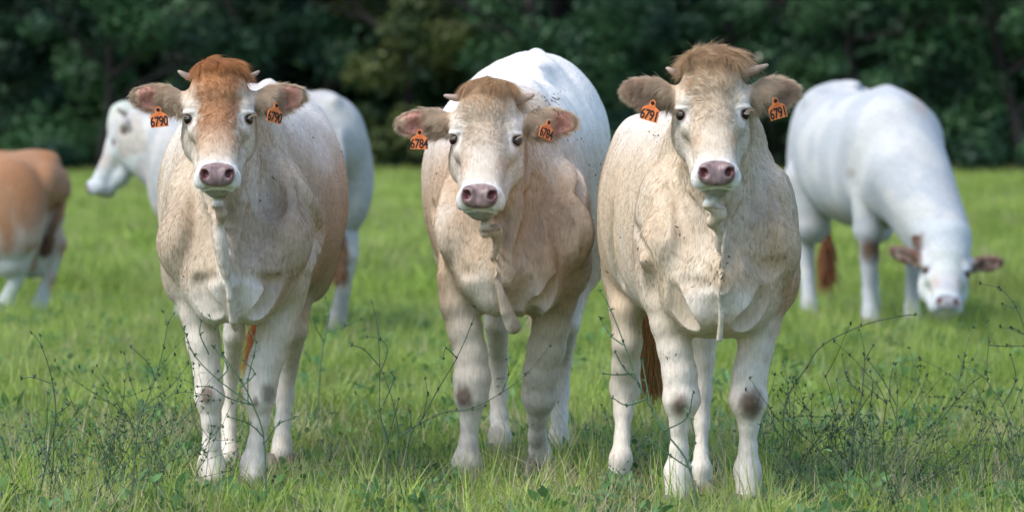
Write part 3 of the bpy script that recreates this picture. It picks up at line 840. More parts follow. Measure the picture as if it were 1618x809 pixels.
def build_heifers():
    res = []
    # ---- left heifer
    X0, Y0 = -.785, 14.1
    cfg = dict(near=True, seed=11, fur=105000, label='cream heifer with ginger forehead and ear tags 6790, leftmost of the three facing the camera', group='three young heifers facing the camera')
    cfg['H'] = H = Head(W(345, 189, 13.78) - np.array((X0, Y0, 0)), (0, 0, 2), 1.0)
    cfg['torso'] = [(-.26, .0, .66, .56, .03), (-.20, .0, .74, .50, .11), (-.08, .0, .88, .455, .170), (.05, .0, 1.03, .45, .200), (.25, .0, 1.12, .46, .225), (.5, .0, 1.12, .465, .262),
                    (.85, .005, 1.12, .48, .292), (1.15, .0, 1.15, .55, .275), (1.4, -.01, 1.15, .70, .245), (1.58, -.015, 1.1, .82, .15), (1.67, -.015, .98, .9, .02)]
    cfg['legs'] = [legpx([(300, 440, 30), (312, 490, 31), (322, 540, 28), (328, 590, 22), (331, 627, 21), (333, 665, 15), (334, 705, 15), (334, 735, 20), (335, 758, 21)], Y0, X0, Y0, FLEG(9)),
                   legpx([(464, 430, 30), (453, 470, 32), (436, 520, 31), (420, 570, 28), (411, 605, 24), (410, 628, 22), (411, 665, 16), (406, 700, 15), (401, 732, 19), (398, 755, 20)], Y0 + .06, X0, Y0, FLEG(10)),
                   legpx([(470, 440, 34), (466, 520, 22), (457, 580, 15), (450, 625, 14), (447, 665, 13), (446, 700, 16), (445, 722, 18)], Y0 + 1.1, X0, Y0, [0, -.05, .10, .12, .08, .03, .0]),
                   legpx([(372, 460, 26), (370, 530, 18), (366, 590, 13), (361, 635, 12), (361, 680, 12), (361, 712, 15), (361, 730, 17)], Y0 + 1.0, X0, Y0, [0, -.05, .10, .12, .08, .03, .0])]
    cfg['masses'] = near_common(1.03) + [((.17, 1.15, .72), (.10, .22, .25), (0, 0, 0), .05), ((-.17, 1.15, .72), (.10, .22, .25), (0, 0, 0), .05), ((.02, 1.52, 1.13), (.04, .08, .05), (0, 0, 0), .05)]
    E = H.E
    cfg['neck'] = [(H.to((0, .15, .03)), (0, .14, .97), .088, .135, .05), (H.to((0, .12, -.06)), (0, .0, .84), .070, .120, .05), (H.to((0, .10, -.10)), (0, -.08, .70), .050, .095, .04)]
    cfg['folds'] = [px_chain([(347, 312, 6, -.40), (343, 324, 8, -.39), (350, 337, 10, -.37), (347, 352, 8, -.35), (352, 385, 9, -.31), (357, 430, 8, -.27), (363, 470, 8, -.24), (368, 505, 9, -.20), (372, 518, 8, -.16)], X0, Y0, .007)]
    cfg['ridges'] = [[(461, 280, 7), (492, 325, 9), (503, 368, 9), (488, 425, 8)], [(440, 250, 6), (455, 300, 7), (462, 350, 7)], [(300, 300, 6), (286, 350, 8), (284, 400, 8)], [(330, 320, 4), (345, 380, 5), (356, 430, 5)], [(386, 320, 5), (376, 380, 6)]]
    cfg['grooves'] = [[(478, 262, 6), (512, 325, 9), (519, 380, 9), (500, 452, 9)], [(406, 335, 6), (410, 372, 9), (392, 410, 7)], [(307, 440, 5), (315, 469, 7), (332, 492, 7), (345, 503, 7)],
                      [(447, 440, 5), (431, 469, 7), (415, 493, 7), (404, 503, 6)], [(398, 437, 4), (437, 446, 5)], [(330, 440, 4), (308, 446, 5)], [(425, 260, 4), (432, 300, 5), (436, 340, 5)]]
    cfg['ear'] = (5, 6); cfg['ear_yaw'] = (-6, 6)
    cfg['knees'] = [(W(327, 624, Y0 - .06) - np.array((X0, Y0, 0)), (.022, .05, .024), .75), (W(424, 622, Y0) - np.array((X0, Y0, 0)), (.022, .05, .028), .6), (W(404, 634, Y0) - np.array((X0, Y0, 0)), (.010, .05, .016), .6)]
    O = np.array((X0, Y0, 0)); BR = np.array((.38, .28, .20))
    cfg['patches'] = [(W(460, 350, 14.0) - O, (.11, .14, .13), BR, .55), (W(535, 380, 14.7) - O, (.10, .5, .28), BR, .6), (W(285, 350, 14.0) - O, (.07, .12, .14), BR, .45), (W(490, 250, 14.6) - O, (.10, .2, .08), WHITE, .5),  # BR on the right flank also puts belly shade into the coat
                      (W(372, 460, 13.85) - O, (.15, .14, .07), PALE, .9), (W(350, 390, 13.8) - O, (.05, .10, .14), PALE, .8), (W(405, 290, 13.9) - O, (.05, .2, .12), PALE, .7)]
    cfg['forehead'] = np.array((.40, .19, .085)); cfg['crown'] = np.array((.48, .22, .085)); cfg['forehead_amt'] = .95; cfg['blaze_z'] = -.14
    cfg['base'] = np.array((.57, .485, .385)); cfg['tan'] = np.array((.42, .31, .21)); cfg['tan_amt'] = .45; cfg['crown_len'] = .035
    cfg['horns'] = [((-.078, .085, .118), (-.113, .08, .135), .013), ((.078, .085, .118), (.112, .08, .135), .011)]
    cfg['tags'] = [((-.166, .018, .010), (0, -6, -14), '6790'), ((.158, .024, .022), (0, 12, 40), '6790')]
    tx = W(403, 480, Y0 + 1.35) - np.array((X0, Y0, 0))
    cfg['tail'] = ([(tx[0] - .03, 1.62, 1.08), (tx[0] - .01, 1.70, .9), (tx[0], 1.66, .65), (tx[0] + .0, 1.6, .48), (tx[0] + .0, 1.58, .32)], [.03, .022, .016, .012, .006], (.34, .13, .04), .16)
    res.append(build_cow('heifer', (X0, Y0, 0), 0, cfg))
    # ---- middle heifer
    X0, Y0 = .0, 14.6
    O = np.array((X0, Y0, 0))
    cfg = dict(near=True, seed=23, fur=105000, label='largest cream heifer with shaggy brown topknot and ear tags 6784, middle one facing the camera', group='three young heifers facing the camera')
    cfg['H'] = H = Head(W(766, 222, 14.25) - O, (-2, 1, -4), 1.07)
    cfg['torso'] = [(-.27, -.02, .66, .56, .03), (-.20, -.015, .75, .50, .12), (-.07, -.0, .90, .455, .185), (.10, .0, 1.06, .45, .222), (.3, .0, 1.16, .45, .245), (.6, .0, 1.17, .465, .275),
                    (.9, .005, 1.18, .50, .290), (1.2, .03, 1.215, .55, .285), (1.45, .06, 1.255, .66, .262), (1.65, .073, 1.255, .8, .20), (1.78, .075, 1.18, .88, .10), (1.84, .075, 1.05, .92, .02)]
    cfg['legs'] = [legpx([(713, 440, 28), (722, 480, 30), (735, 520, 29), (744, 560, 27), (746, 600, 26), (744, 627, 23), (743, 662, 16), (740, 700, 15), (738, 728, 21), (736, 745, 23)], Y0, X0, Y0, FLEG(10)),
                   legpx([(890, 430, 38), (880, 470, 35), (872, 510, 32), (863, 550, 31), (854, 590, 29), (852, 625, 25), (850, 658, 17), (849, 690, 15), (853, 712, 18), (856, 728, 19)], Y0 + .38, X0, Y0, FLEG(10) - np.linspace(.35, 0, 10)),
                   legpx([(784, 440, 34), (785, 510, 21), (787, 570, 16), (787, 620, 14), (788, 660, 14), (790, 690, 19), (790, 712, 20)], Y0 + 1.15, X0, Y0, [0, -.05, .1, .12, .08, .02, 0]),
                   legpx([(905, 440, 38), (898, 510, 20), (890, 570, 15), (886, 620, 13), (884, 660, 14), (883, 690, 17), (883, 710, 18)], Y0 + 1.12, X0, Y0, [0, -.05, .1, .12, .08, .02, 0])]
    cfg['masses'] = near_common(1.08, .96, .01) + [((.21, 1.2, .74), (.12, .24, .27), (0, 0, 0), .05), ((-.15, 1.2, .74), (.12, .24, .27), (0, 0, 0), .05),
                     ((.075, 1.68, 1.255), (.035, .07, .03), (0, 0, 0), .03), ((.075, 1.3, 1.2), (.05, .4, .03), (0, 0, 0), .08)]
    cfg['neck'] = [(H.to((0, .15, .03)), (0, .16, 1.0), .088, .145, .05), (H.to((0, .12, -.06)), (-.0, .0, .86), .072, .128, .05), (H.to((.02, .10, -.10)), (-.0, -.08, .70), .052, .10, .04)]
    cfg['folds'] = [px_chain([(768, 350, 7, -.42), (765, 370, 9, -.40), (785, 366, 12, -.37), (786, 385, 9, -.35), (780, 410, 9, -.33), (787, 450, 9, -.30), (800, 490, 12, -.27), (811, 515, 14, -.25)], X0, Y0, .007)]
    cfg['ridges'] = [[(900, 310, 6), (925, 345, 7), (932, 385, 7)], [(852, 320, 8), (858, 370, 10), (862, 415, 9), (872, 443, 7)], [(835, 270, 5), (822, 330, 6), (815, 400, 8)], [(815, 330, 5), (806, 400, 8), (806, 460, 8)], [(705, 290, 7), (700, 350, 9), (708, 405, 8)]]
    cfg['grooves'] = [[(725, 418, 6), (745, 462, 8), (758, 487, 8), (768, 500, 6)], [(885, 440, 6), (872, 468, 8), (848, 494, 8), (838, 504, 6)], [(840, 300, 6), (848, 352, 9), (826, 414, 9)], [(865, 290, 6), (886, 350, 9), (900, 400, 8)], [(729, 430, 4), (775, 426, 5)],
                      [(679, 330, 6), (690, 408, 8)], [(795, 400, 5), (790, 450, 7)], [(840, 450, 6), (826, 490, 6)], [(905, 250, 5), (925, 310, 7)]]
    cfg['ear'] = (-3, 2); cfg['ear_yaw'] = (-2, 14)
    cfg['knees'] = [(W(733, 626, Y0 - .05) - O, (.026, .05, .032), .8), (W(858, 629, Y0 + .3) - O, (.036, .05, .036), .85), (W(818, 522, Y0 - .27) - O, (.024, .05, .03), .4)]
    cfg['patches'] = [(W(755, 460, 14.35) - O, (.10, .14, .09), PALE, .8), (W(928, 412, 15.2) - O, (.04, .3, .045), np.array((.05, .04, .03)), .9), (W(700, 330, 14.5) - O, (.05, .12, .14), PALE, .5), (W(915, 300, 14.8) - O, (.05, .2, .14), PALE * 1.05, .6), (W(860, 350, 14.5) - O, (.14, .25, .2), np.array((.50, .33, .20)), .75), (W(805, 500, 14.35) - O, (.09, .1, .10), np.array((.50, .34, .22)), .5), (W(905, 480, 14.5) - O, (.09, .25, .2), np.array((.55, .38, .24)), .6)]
    cfg['forehead'] = np.array((.46, .33, .21)); cfg['crown'] = np.array((.44, .27, .14)); cfg['forehead_amt'] = .55; cfg['blaze_z'] = -.05
    cfg['face'] = np.array((.66, .58, .48)); cfg['base'] = np.array((.62, .525, .42)); cfg['back_skylight'] = .95; cfg['warm'] = .16; cfg['crown_len'] = .042; cfg['fore_len'] = 1.8; cfg['crown_droop'] = 1.2
    cfg['horns'] = [((-.075, .085, .118), (-.118, .08, .122), .014), ((.075, .085, .115), (.125, .075, .128), .017)]
    cfg['tags'] = [((-.178, .020, .003), (0, 0, -2), '6784'), ((.166, .024, .036), (0, 16, 46), '6784')]
    cfg['tail'] = ([(.085, 1.72, 1.25), (.088, 1.83, 1.22), (.09, 1.88, 1.0), (.09, 1.86, .7), (.09, 1.84, .45)], [.028, .024, .018, .012, .006], (.62, .5, .36), .12)
    res.append(build_cow('heifer', (X0, Y0, 0), 0, cfg))
    # ---- right heifer
    X0, Y0 = .556, 13.4
    O = np.array((X0, Y0, 0))
    cfg = dict(near=True, seed=37, fur=115000, label='cream heifer with tufted crown and ear tags 6791, rightmost of the three facing the camera', group='three young heifers facing the camera')
    cfg['H'] = H = Head(W(1127, 182, 13.08) - O, (0, -1, 0), 1.0)
    cfg['torso'] = [(-.26, .0, .66, .56, .03), (-.20, .0, .74, .49, .115), (-.07, .0, .88, .44, .180), (.04, .0, 1.01, .43, .208), (.22, -.01, 1.075, .43, .225), (.45, -.03, 1.07, .44, .245),
                    (.7, -.048, 1.065, .455, .262), (.95, -.06, 1.07, .50, .25), (1.15, -.068, 1.07, .60, .225), (1.34, -.07, 1.04, .72, .15), (1.43, -.07, .95, .8, .02)]
    cfg['legs'] = [legpx([(1040, 430, 28), (1045, 470, 31), (1056, 510, 31), (1066, 550, 28), (1074, 590, 28), (1077, 632, 26), (1074, 670, 16), (1073, 710, 15), (1071, 745, 20), (1070, 785, 21)], Y0, X0, Y0, FLEG(10)),
                   legpx([(1222, 430, 28), (1215, 470, 32), (1204, 510, 32), (1194, 550, 29), (1185, 590, 28), (1182, 632, 27), (1183, 670, 17), (1182, 710, 15), (1181, 742, 20), (1183, 782, 22)], Y0 + .03, X0, Y0, FLEG(10)),
                   legpx([(985, 420, 40), (989, 490, 29), (991, 540, 25), (989, 580, 23), (988, 612, 22), (985, 650, 16), (983, 690, 13), (981, 725, 17), (977, 755, 19)], Y0 + .85, X0, Y0, [.15, .0, .0, .06, .1, .08, .05, .0, 0]),
                   legpx([(1118, 450, 36), (1112, 530, 23), (1113, 570, 17), (1110, 620, 14), (1109, 670, 13), (1108, 715, 12), (1108, 742, 16), (1108, 766, 19)], Y0 + .6, X0, Y0, [.3, .1, .1, .1, .08, .05, 0, 0])]
    cfg['masses'] = near_common(1.06) + [((-.20, .95, .70), (.10, .22, .25), (0, 0, 0), .05), ((.08, .95, .70), (.10, .22, .25), (0, 0, 0), .05), ((-.19, 1.0, .98), (.06, .10, .06), (0, 0, 0), .06)]
    cfg['neck'] = [(H.to((0, .15, .03)), (0, .14, .97), .09, .14, .05), (H.to((0, .12, -.06)), (0, .0, .84), .074, .125, .05), (H.to((0, .10, -.10)), (0, -.08, .70), .052, .098, .04)]
    cfg['folds'] = [px_chain([(1128, 312, 8, -.42), (1120, 325, 9, -.41), (1138, 338, 12, -.385), (1124, 350, 11, -.37), (1138, 362, 9, -.35), (1133, 400, 8, -.31), (1137, 430, 9, -.29), (1136, 470, 7, -.27), (1140, 500, 8, -.25), (1137, 535, 8, -.24)], X0, Y0, .007)]
    cfg['ridges'] = [[(1088, 300, 5), (1108, 360, 6), (1128, 420, 6)], [(1170, 300, 5), (1158, 360, 7), (1150, 420, 7)], [(1208, 290, 6), (1226, 340, 8), (1236, 390, 8)], [(1190, 280, 4), (1200, 340, 6), (1205, 390, 6)], [(1060, 280, 5), (1050, 340, 6), (1062, 400, 6)]]
    cfg['grooves'] = [[(1080, 310, 4), (1096, 359, 7), (1120, 408, 7), (1132, 450, 5)], [(1183, 319, 5), (1172, 372, 8), (1163, 430, 7)], [(1056, 450, 5), (1066, 480, 7), (1080, 507, 8), (1092, 522, 6)], [(1213, 455, 5), (1203, 485, 7), (1180, 513, 8), (1170, 524, 6)],
                      [(997, 360, 7), (1017, 425, 8), (1017, 477, 7)], [(1187, 400, 4), (1213, 424, 5), (1240, 418, 4)], [(1075, 445, 4), (1110, 452, 4)], [(960, 330, 7), (961, 400, 8), (975, 450, 7)], [(1040, 300, 5), (1042, 360, 6)]]
    cfg['ear'] = (8, 4); cfg['ear_yaw'] = (-20, 20)
    cfg['knees'] = [(W(1074, 638, Y0 - .05) - O, (.026, .05, .032), .8), (W(1187, 636, Y0 - .02) - O, (.032, .05, .036), .85)]
    cfg['patches'] = [(W(1133, 482, 13.15) - O, (.15, .14, .06), PALE, .9), (W(1085, 350, 13.2) - O, (.05, .14, .16), np.array((.52, .40, .28)), .5), (W(1010, 400, 13.5) - O, (.06, .3, .2), np.array((.50, .40, .30)), .5), (W(1225, 380, 13.3) - O, (.10, .22, .2), np.array((.56, .40, .25)), .7), (W(1243, 470, 13.4) - O, (.05, .12, .14), np.array((.45, .24, .12)), .7), (W(1225, 540, 13.4) - O, (.03, .12, .12), np.array((.5, .29, .16)), .6), (W(1175, 350, 13.2) - O, (.06, .12, .12), np.array((.58, .44, .29)), .5)]
    cfg['forehead'] = np.array((.52, .385, .25)); cfg['crown'] = np.array((.50, .33, .19)); cfg['forehead_amt'] = .55; cfg['blaze_z'] = -.06; cfg['face'] = np.array((.64, .54, .42))
    cfg['base'] = np.array((.63, .54, .42)); cfg['crown_len'] = .055; cfg['fore_len'] = 1.6; cfg['crown_droop'] = .3; cfg['swirl'] = .7; cfg['ear_bare'] = .3; cfg['neck_len'] = 1.25; cfg['warm'] = .10
    cfg['horns'] = [((-.08, .085, .112), (-.118, .08, .127), .014), ((.08, .085, .112), (.150, .075, .130), .015)]
    cfg['tags'] = [((-.163, .012, .018), (0, 17, -22), '6791'), ((.168, .012, .018), (0, -14, 24), '6791')]
    tx = W(1033, 520, Y0 + 1.2) - O
    cfg['tail'] = ([(tx[0] + .04, 1.38, 1.0), (tx[0] + .02, 1.46, .85), (tx[0], 1.42, .65), (tx[0] - .01, 1.36, .5), (tx[0], 1.34, .34)], [.03, .022, .016, .012, .006], (.36, .20, .07), .16)
    res.append(build_cow('heifer', (X0, Y0, 0), 0, cfg))
    return res

# ------------------------------------------------------------------ ground
def ground_material():
    m, t, b = new_mat('pasture_soil')
    b.inputs['Roughness'].default_value = .95; b.inputs['Specular IOR Level'].default_value = .1
    tc = t.nodes.new('ShaderNodeTexCoord')
    def noise(scale, det=5):
        n = t.nodes.new('ShaderNodeTexNoise'); n.inputs['Scale'].default_value = scale; n.inputs['Detail'].default_value = det
        t.links.new(tc.outputs['Object'], n.inputs['Vector']); return n
    def ramp(n, c0, c1, p0=.35, p1=.65):
        r = t.nodes.new('ShaderNodeValToRGB'); r.color_ramp.elements[0].position = p0; r.color_ramp.elements[1].position = p1
        r.color_ramp.elements[0].color = (*c0, 1); r.color_ramp.elements[1].color = (*c1, 1)
        t.links.new(n.outputs[0], r.inputs[0]); return r
    a = ramp(noise(9), (.05, .055, .022), (.10, .085, .045))
    g = ramp(noise(.8), (.075, .12, .03), (.11, .17, .045))
    k = noise(2.2)
    kr = ramp(k, (0, 0, 0), (1, 1, 1), .40, .55)
    mx = t.nodes.new('ShaderNodeMix'); mx.data_type = 'RGBA'
    t.links.new(kr.outputs[0], mx.inputs['Factor']); t.links.new(a.outputs[0], mx.inputs['A']); t.links.new(g.outputs[0], mx.inputs['B'])
    t.links.new(mx.outputs['Result'], b.inputs['Base Color'])
    bp = t.nodes.new('ShaderNodeBump'); bp.inputs['Distance'].default_value = .03
    t.links.new(noise(30).outputs[0], bp.inputs['Height']); t.links.new(bp.outputs[0], b.inputs['Normal'])
    return m

def build_ground():
    xs = np.concatenate([np.linspace(-260, -22, 24), np.linspace(-20, 20, 101), np.linspace(22, 260, 24)])
    ys = np.concatenate([np.linspace(-60, 8, 20), np.arange(8.5, 40, .25), np.linspace(40.5, 100, 80), np.linspace(105, 420, 30)])
    X, Y = np.meshgrid(xs, ys); V = np.stack([X, Y, zg(X, Y)], -1).reshape(-1, 3)
    nx = len(xs); i, j = np.meshgrid(np.arange(nx - 1), np.arange(len(ys) - 1)); q = (j * nx + i).ravel()
    o = mesh_np('ground', V, np.stack([q, q + 1, q + nx + 1, q + nx], 1), ground_material())
    tag(o, kind='structure')

def leaf_mat(name, c0, c1, rough=.5, trans=.35, patch=None, pscale=.5, hue=.02):
    """foliage colour varies from clump to clump and from patch to patch of the field"""
    m, t, b = new_mat(name)
    oi = t.nodes.new('ShaderNodeObjectInfo'); ge = t.nodes.new('ShaderNodeNewGeometry')
    r = t.nodes.new('ShaderNodeMix'); r.data_type = 'RGBA'
    t.links.new(oi.outputs['Random'], r.inputs['Factor']); r.inputs['A'].default_value = (*c0, 1); r.inputs['B'].default_value = (*c1, 1)
    ri = t.nodes.new('ShaderNodeMapRange'); ri.inputs[3].default_value = .68; ri.inputs[4].default_value = 1.32
    t.links.new(ge.outputs['Random Per Island'], ri.inputs[0])
    hs = t.nodes.new('ShaderNodeHueSaturation'); t.links.new(ri.outputs[0], hs.inputs['Value']); t.links.new(r.outputs['Result'], hs.inputs['Color'])
    out = hs.outputs[0]
    if patch is not None:
        n = t.nodes.new('ShaderNodeTexNoise'); n.inputs['Scale'].default_value = pscale; n.inputs['Detail'].default_value = 3
        t.links.new(ge.outputs['Position'], n.inputs['Vector'])
        mr = t.nodes.new('ShaderNodeMapRange'); mr.inputs[1].default_value = .45; mr.inputs[2].default_value = .68; t.links.new(n.outputs[0], mr.inputs[0])
        mx = t.nodes.new('ShaderNodeMix'); mx.data_type = 'RGBA'; mx.inputs['B'].default_value = (*patch, 1)
        t.links.new(mr.outputs[0], mx.inputs['Factor']); t.links.new(out, mx.inputs['A'])
        n2 = t.nodes.new('ShaderNodeTexNoise'); n2.inputs['Scale'].default_value = pscale * .45; n2.inputs['Detail'].default_value = 5; n2.inputs['Roughness'].default_value = .65
        t.links.new(ge.outputs['Position'], n2.inputs['Vector'])
        m2 = t.nodes.new('ShaderNodeMapRange'); m2.inputs[1].default_value = .35; m2.inputs[2].default_value = .65; m2.inputs[3].default_value = .62; m2.inputs[4].default_value = 1.12; t.links.new(n2.outputs[0], m2.inputs[0])
        h2 = t.nodes.new('ShaderNodeHueSaturation'); t.links.new(m2.outputs[0], h2.inputs['Value']); t.links.new(mx.outputs['Result'], h2.inputs['Color'])
        out = h2.outputs[0]
    t.links.new(out, b.inputs['Base Color']); b.inputs['Roughness'].default_value = rough; b.inputs['Specular IOR Level'].default_value = .3
    tr = t.nodes.new('ShaderNodeBsdfTranslucent'); t.links.new(out, tr.inputs['Color'])
    mx = t.nodes.new('ShaderNodeMixShader'); mx.inputs[0].default_value = trans
    t.links.new(b.outputs[0], mx.inputs[1]); t.links.new(tr.outputs[0], mx.inputs[2]); t.links.new(mx.outputs[0], t.nodes['Material Output'].inputs[0])
    return m

M_GRASS = leaf_mat('grass_blades', (.22, .34, .045), (.40, .51, .095), patch=(.40, .48, .13), pscale=1.1)
M_STRAW = leaf_mat('dry_grass', (.42, .34, .19), (.66, .58, .38), patch=None)
M_HERB = leaf_mat('herb_leaves', (.09, .20, .06), (.14, .28, .09), rough=.45)
M_STEM = leaf_mat('weed_stem', (.045, .07, .035), (.085, .12, .055), trans=.05)
M_STEMG = leaf_mat('weed_stem_green', (.07, .13, .07), (.10, .17, .09), trans=.1)

def blades(n, hmin, hmax, spread, width, lean, curl, seg, seed, flatten=0.):
    r = np.random.default_rng(seed); V = []; Fs = []
    for _ in range(n):
        rr = spread * math.sqrt(r.random()); a = r.random() * 6.283
        p = np.array((rr * math.cos(a), rr * math.sin(a), -.01)); h = r.uniform(hmin, hmax); w = width * r.uniform(.6, 1.3)
        az = r.random() * 6.283; ln = abs(r.normal()) * lean; cu = r.uniform(.2, 1.) * curl
        d = np.array((math.cos(az), math.sin(az), 0)); sd = np.array((-d[1], d[0], 0)); tw = r.normal() * .6
        th = ln; b = len(V)
        for k in range(seg + 1):
            t = k / seg; ww = w * (1 - t ** 1.6) * .5 + .0001
            s2 = sd * math.cos(tw * t) + d * math.sin(tw * t)
            if k < seg: V += [p - s2 * ww, p + s2 * ww]
            else: V.append(p)
            p = p + (d * math.sin(th) + np.array((0, 0, math.cos(th)))) * h / seg; th += cu / seg * 1.4
        for k in range(seg - 1): Fs.append((b + 2 * k, b + 2 * k + 1, b + 2 * k + 3, b + 2 * k + 2))
        k = seg - 1; Fs.append((b + 2 * k, b + 2 * k + 1, b + 2 * k + 2, b + 2 * k + 2))
    return np.array(V), Fs

def leaf_shape(p, az, el, L, w, droop, V, Fs, roll=0.):
    d = np.array((math.cos(az) * math.cos(el), math.sin(az) * math.cos(el), math.sin(el))); s = np.array((-math.sin(az), math.cos(az), 0.))
    s = s * math.cos(roll) + np.cross(d, s) * math.sin(roll)
    b = len(V); prof = (.25, .9, 1., .62)
    for k in range(4):
        t = (k + .3) / 4.4; q = p + d * L * t + np.array((0, 0, -droop * L * t * t))
        V += [q - s * w * prof[k] * .5, q + np.array((0, 0, -.08 * w)), q + s * w * prof[k] * .5]
    V.append(p + d * L + np.array((0, 0, -droop * L)))
    for k in range(3):
        for c in (0, 1): Fs.append((b + 3 * k + c, b + 3 * k + c + 1, b + 3 * k + c + 4, b + 3 * k + c + 3))
    Fs += [(b + 9, b + 10, b + 12, b + 12), (b + 10, b + 11, b + 12, b + 12)]

def herb(n, L, w, up, seed, droop=.3):
    r = np.random.default_rng(seed); V = []; Fs = []
    for i in range(n):
        a = r.random() * 6.283; rr = .05 * r.random()
        leaf_shape(np.array((rr * math.cos(a), rr * math.sin(a), r.uniform(0, up))), a + r.normal() * .5, r.uniform(.1, 1.2), L * r.uniform(.5, 1.2), w * r.uniform(.7, 1.2), droop * r.random(), V, Fs, r.normal() * .4)
    return np.array(V), Fs

def proto(name, V, Fs, mat):
    me = bpy.data.meshes.new(name)
    me.from_pydata(np.asarray(V).tolist(), [], [tuple(f) if f[2] != f[3] else tuple(f[:3]) for f in Fs]); me.materials.append(mat); me.update()
    return bpy.data.objects.new(name, me)      # not linked: only instanced

def scatter(name, pts, protos, weights, smin, smax, label, kind='stuff', tilt=.25, seed=3):
    r = np.random.default_rng(seed); n = len(pts)
    me = bpy.data.meshes.new(name); me.vertices.add(n); me.vertices.foreach_set('co', np.asarray(pts, np.float32).ravel())
    idx = r.choice(len(protos), n, p=np.array(weights) / sum(weights)).astype(np.int32)
    a = me.attributes.new('which', 'INT', 'POINT'); a.data.foreach_set('value', idx)
    a = me.attributes.new('size', 'FLOAT', 'POINT'); a.data.foreach_set('value', r.uniform(smin, smax, n).astype(np.float32))
    rot = np.stack([r.normal(size=n) * tilt, r.normal(size=n) * tilt, r.random(n) * 6.283], 1).astype(np.float32)
    a = me.attributes.new('turn', 'FLOAT_VECTOR', 'POINT'); a.data.foreach_set('vector', rot.ravel())
    o = bpy.data.objects.new(name, me); link(o)
    tag(o, label, None, kind=kind)
    ng = bpy.data.node_groups.new(name, 'GeometryNodeTree')
    ng.interface.new_socket('Geometry', in_out='INPUT', socket_type='NodeSocketGeometry'); ng.interface.new_socket('Geometry', in_out='OUTPUT', socket_type='NodeSocketGeometry')
    N_ = ng.nodes; gi = N_.new('NodeGroupInput'); go = N_.new('NodeGroupOutput')
    g2i = N_.new('GeometryNodeGeometryToInstance')
    for p in reversed(protos):
        oi = N_.new('GeometryNodeObjectInfo'); oi.inputs['Object'].default_value = p; oi.inputs['As Instance'].default_value = True
        ng.links.new(oi.outputs['Geometry'], g2i.inputs[0])
    # keep every prototype a separate instance
    j = N_.new('GeometryNodeJoinGeometry'); N_.remove(g2i)
    for p in [n_ for n_ in N_ if n_.bl_idname == 'GeometryNodeObjectInfo']: ng.links.new(p.outputs['Geometry'], j.inputs[0])
    iop = N_.new('GeometryNodeInstanceOnPoints'); iop.inputs['Pick Instance'].default_value = True
    def attr(nm, ty):
        q = N_.new('GeometryNodeInputNamedAttribute'); q.data_type = ty; q.inputs[0].default_value = nm
        return [s for s in q.outputs if s.enabled][0]
    ng.links.new(gi.outputs[0], iop.inputs['Points']); ng.links.new(j.outputs[0], iop.inputs['Instance'])
    ng.links.new(attr('which', 'INT'), iop.inputs['Instance Index'])
    e2r = N_.new('FunctionNodeEulerToRotation'); ng.links.new(attr('turn', 'FLOAT_VECTOR'), e2r.inputs[0]); ng.links.new(e2r.outputs[0], iop.inputs['Rotation'])
    ng.links.new(attr('size', 'FLOAT'), iop.inputs['Scale']); ng.links.new(iop.outputs[0], go.inputs[0])
    md = o.modifiers.new('scatter', 'NODES'); md.node_group = ng
    return o

def field_points(y0, y1, half, dens, seed, power=None, clump=0.):
    r = np.random.default_rng(seed)
    n = int((y1 - y0) * 2 * half * dens)
    x = r.uniform(-half, half, n); y = r.uniform(y0, y1, n)
    keep = np.abs(x) < .1032 * y + .6 + .05 * y
    x, y = x[keep], y[keep]
    if clump:
        nz = Noise(seed, clump)(np.stack([x, y, x * 0], 1)); k = nz > r.normal(size=len(x)) * .4 - .1; x, y = x[k], y[k]
    return np.stack([x, y, zg(x, y)], 1)

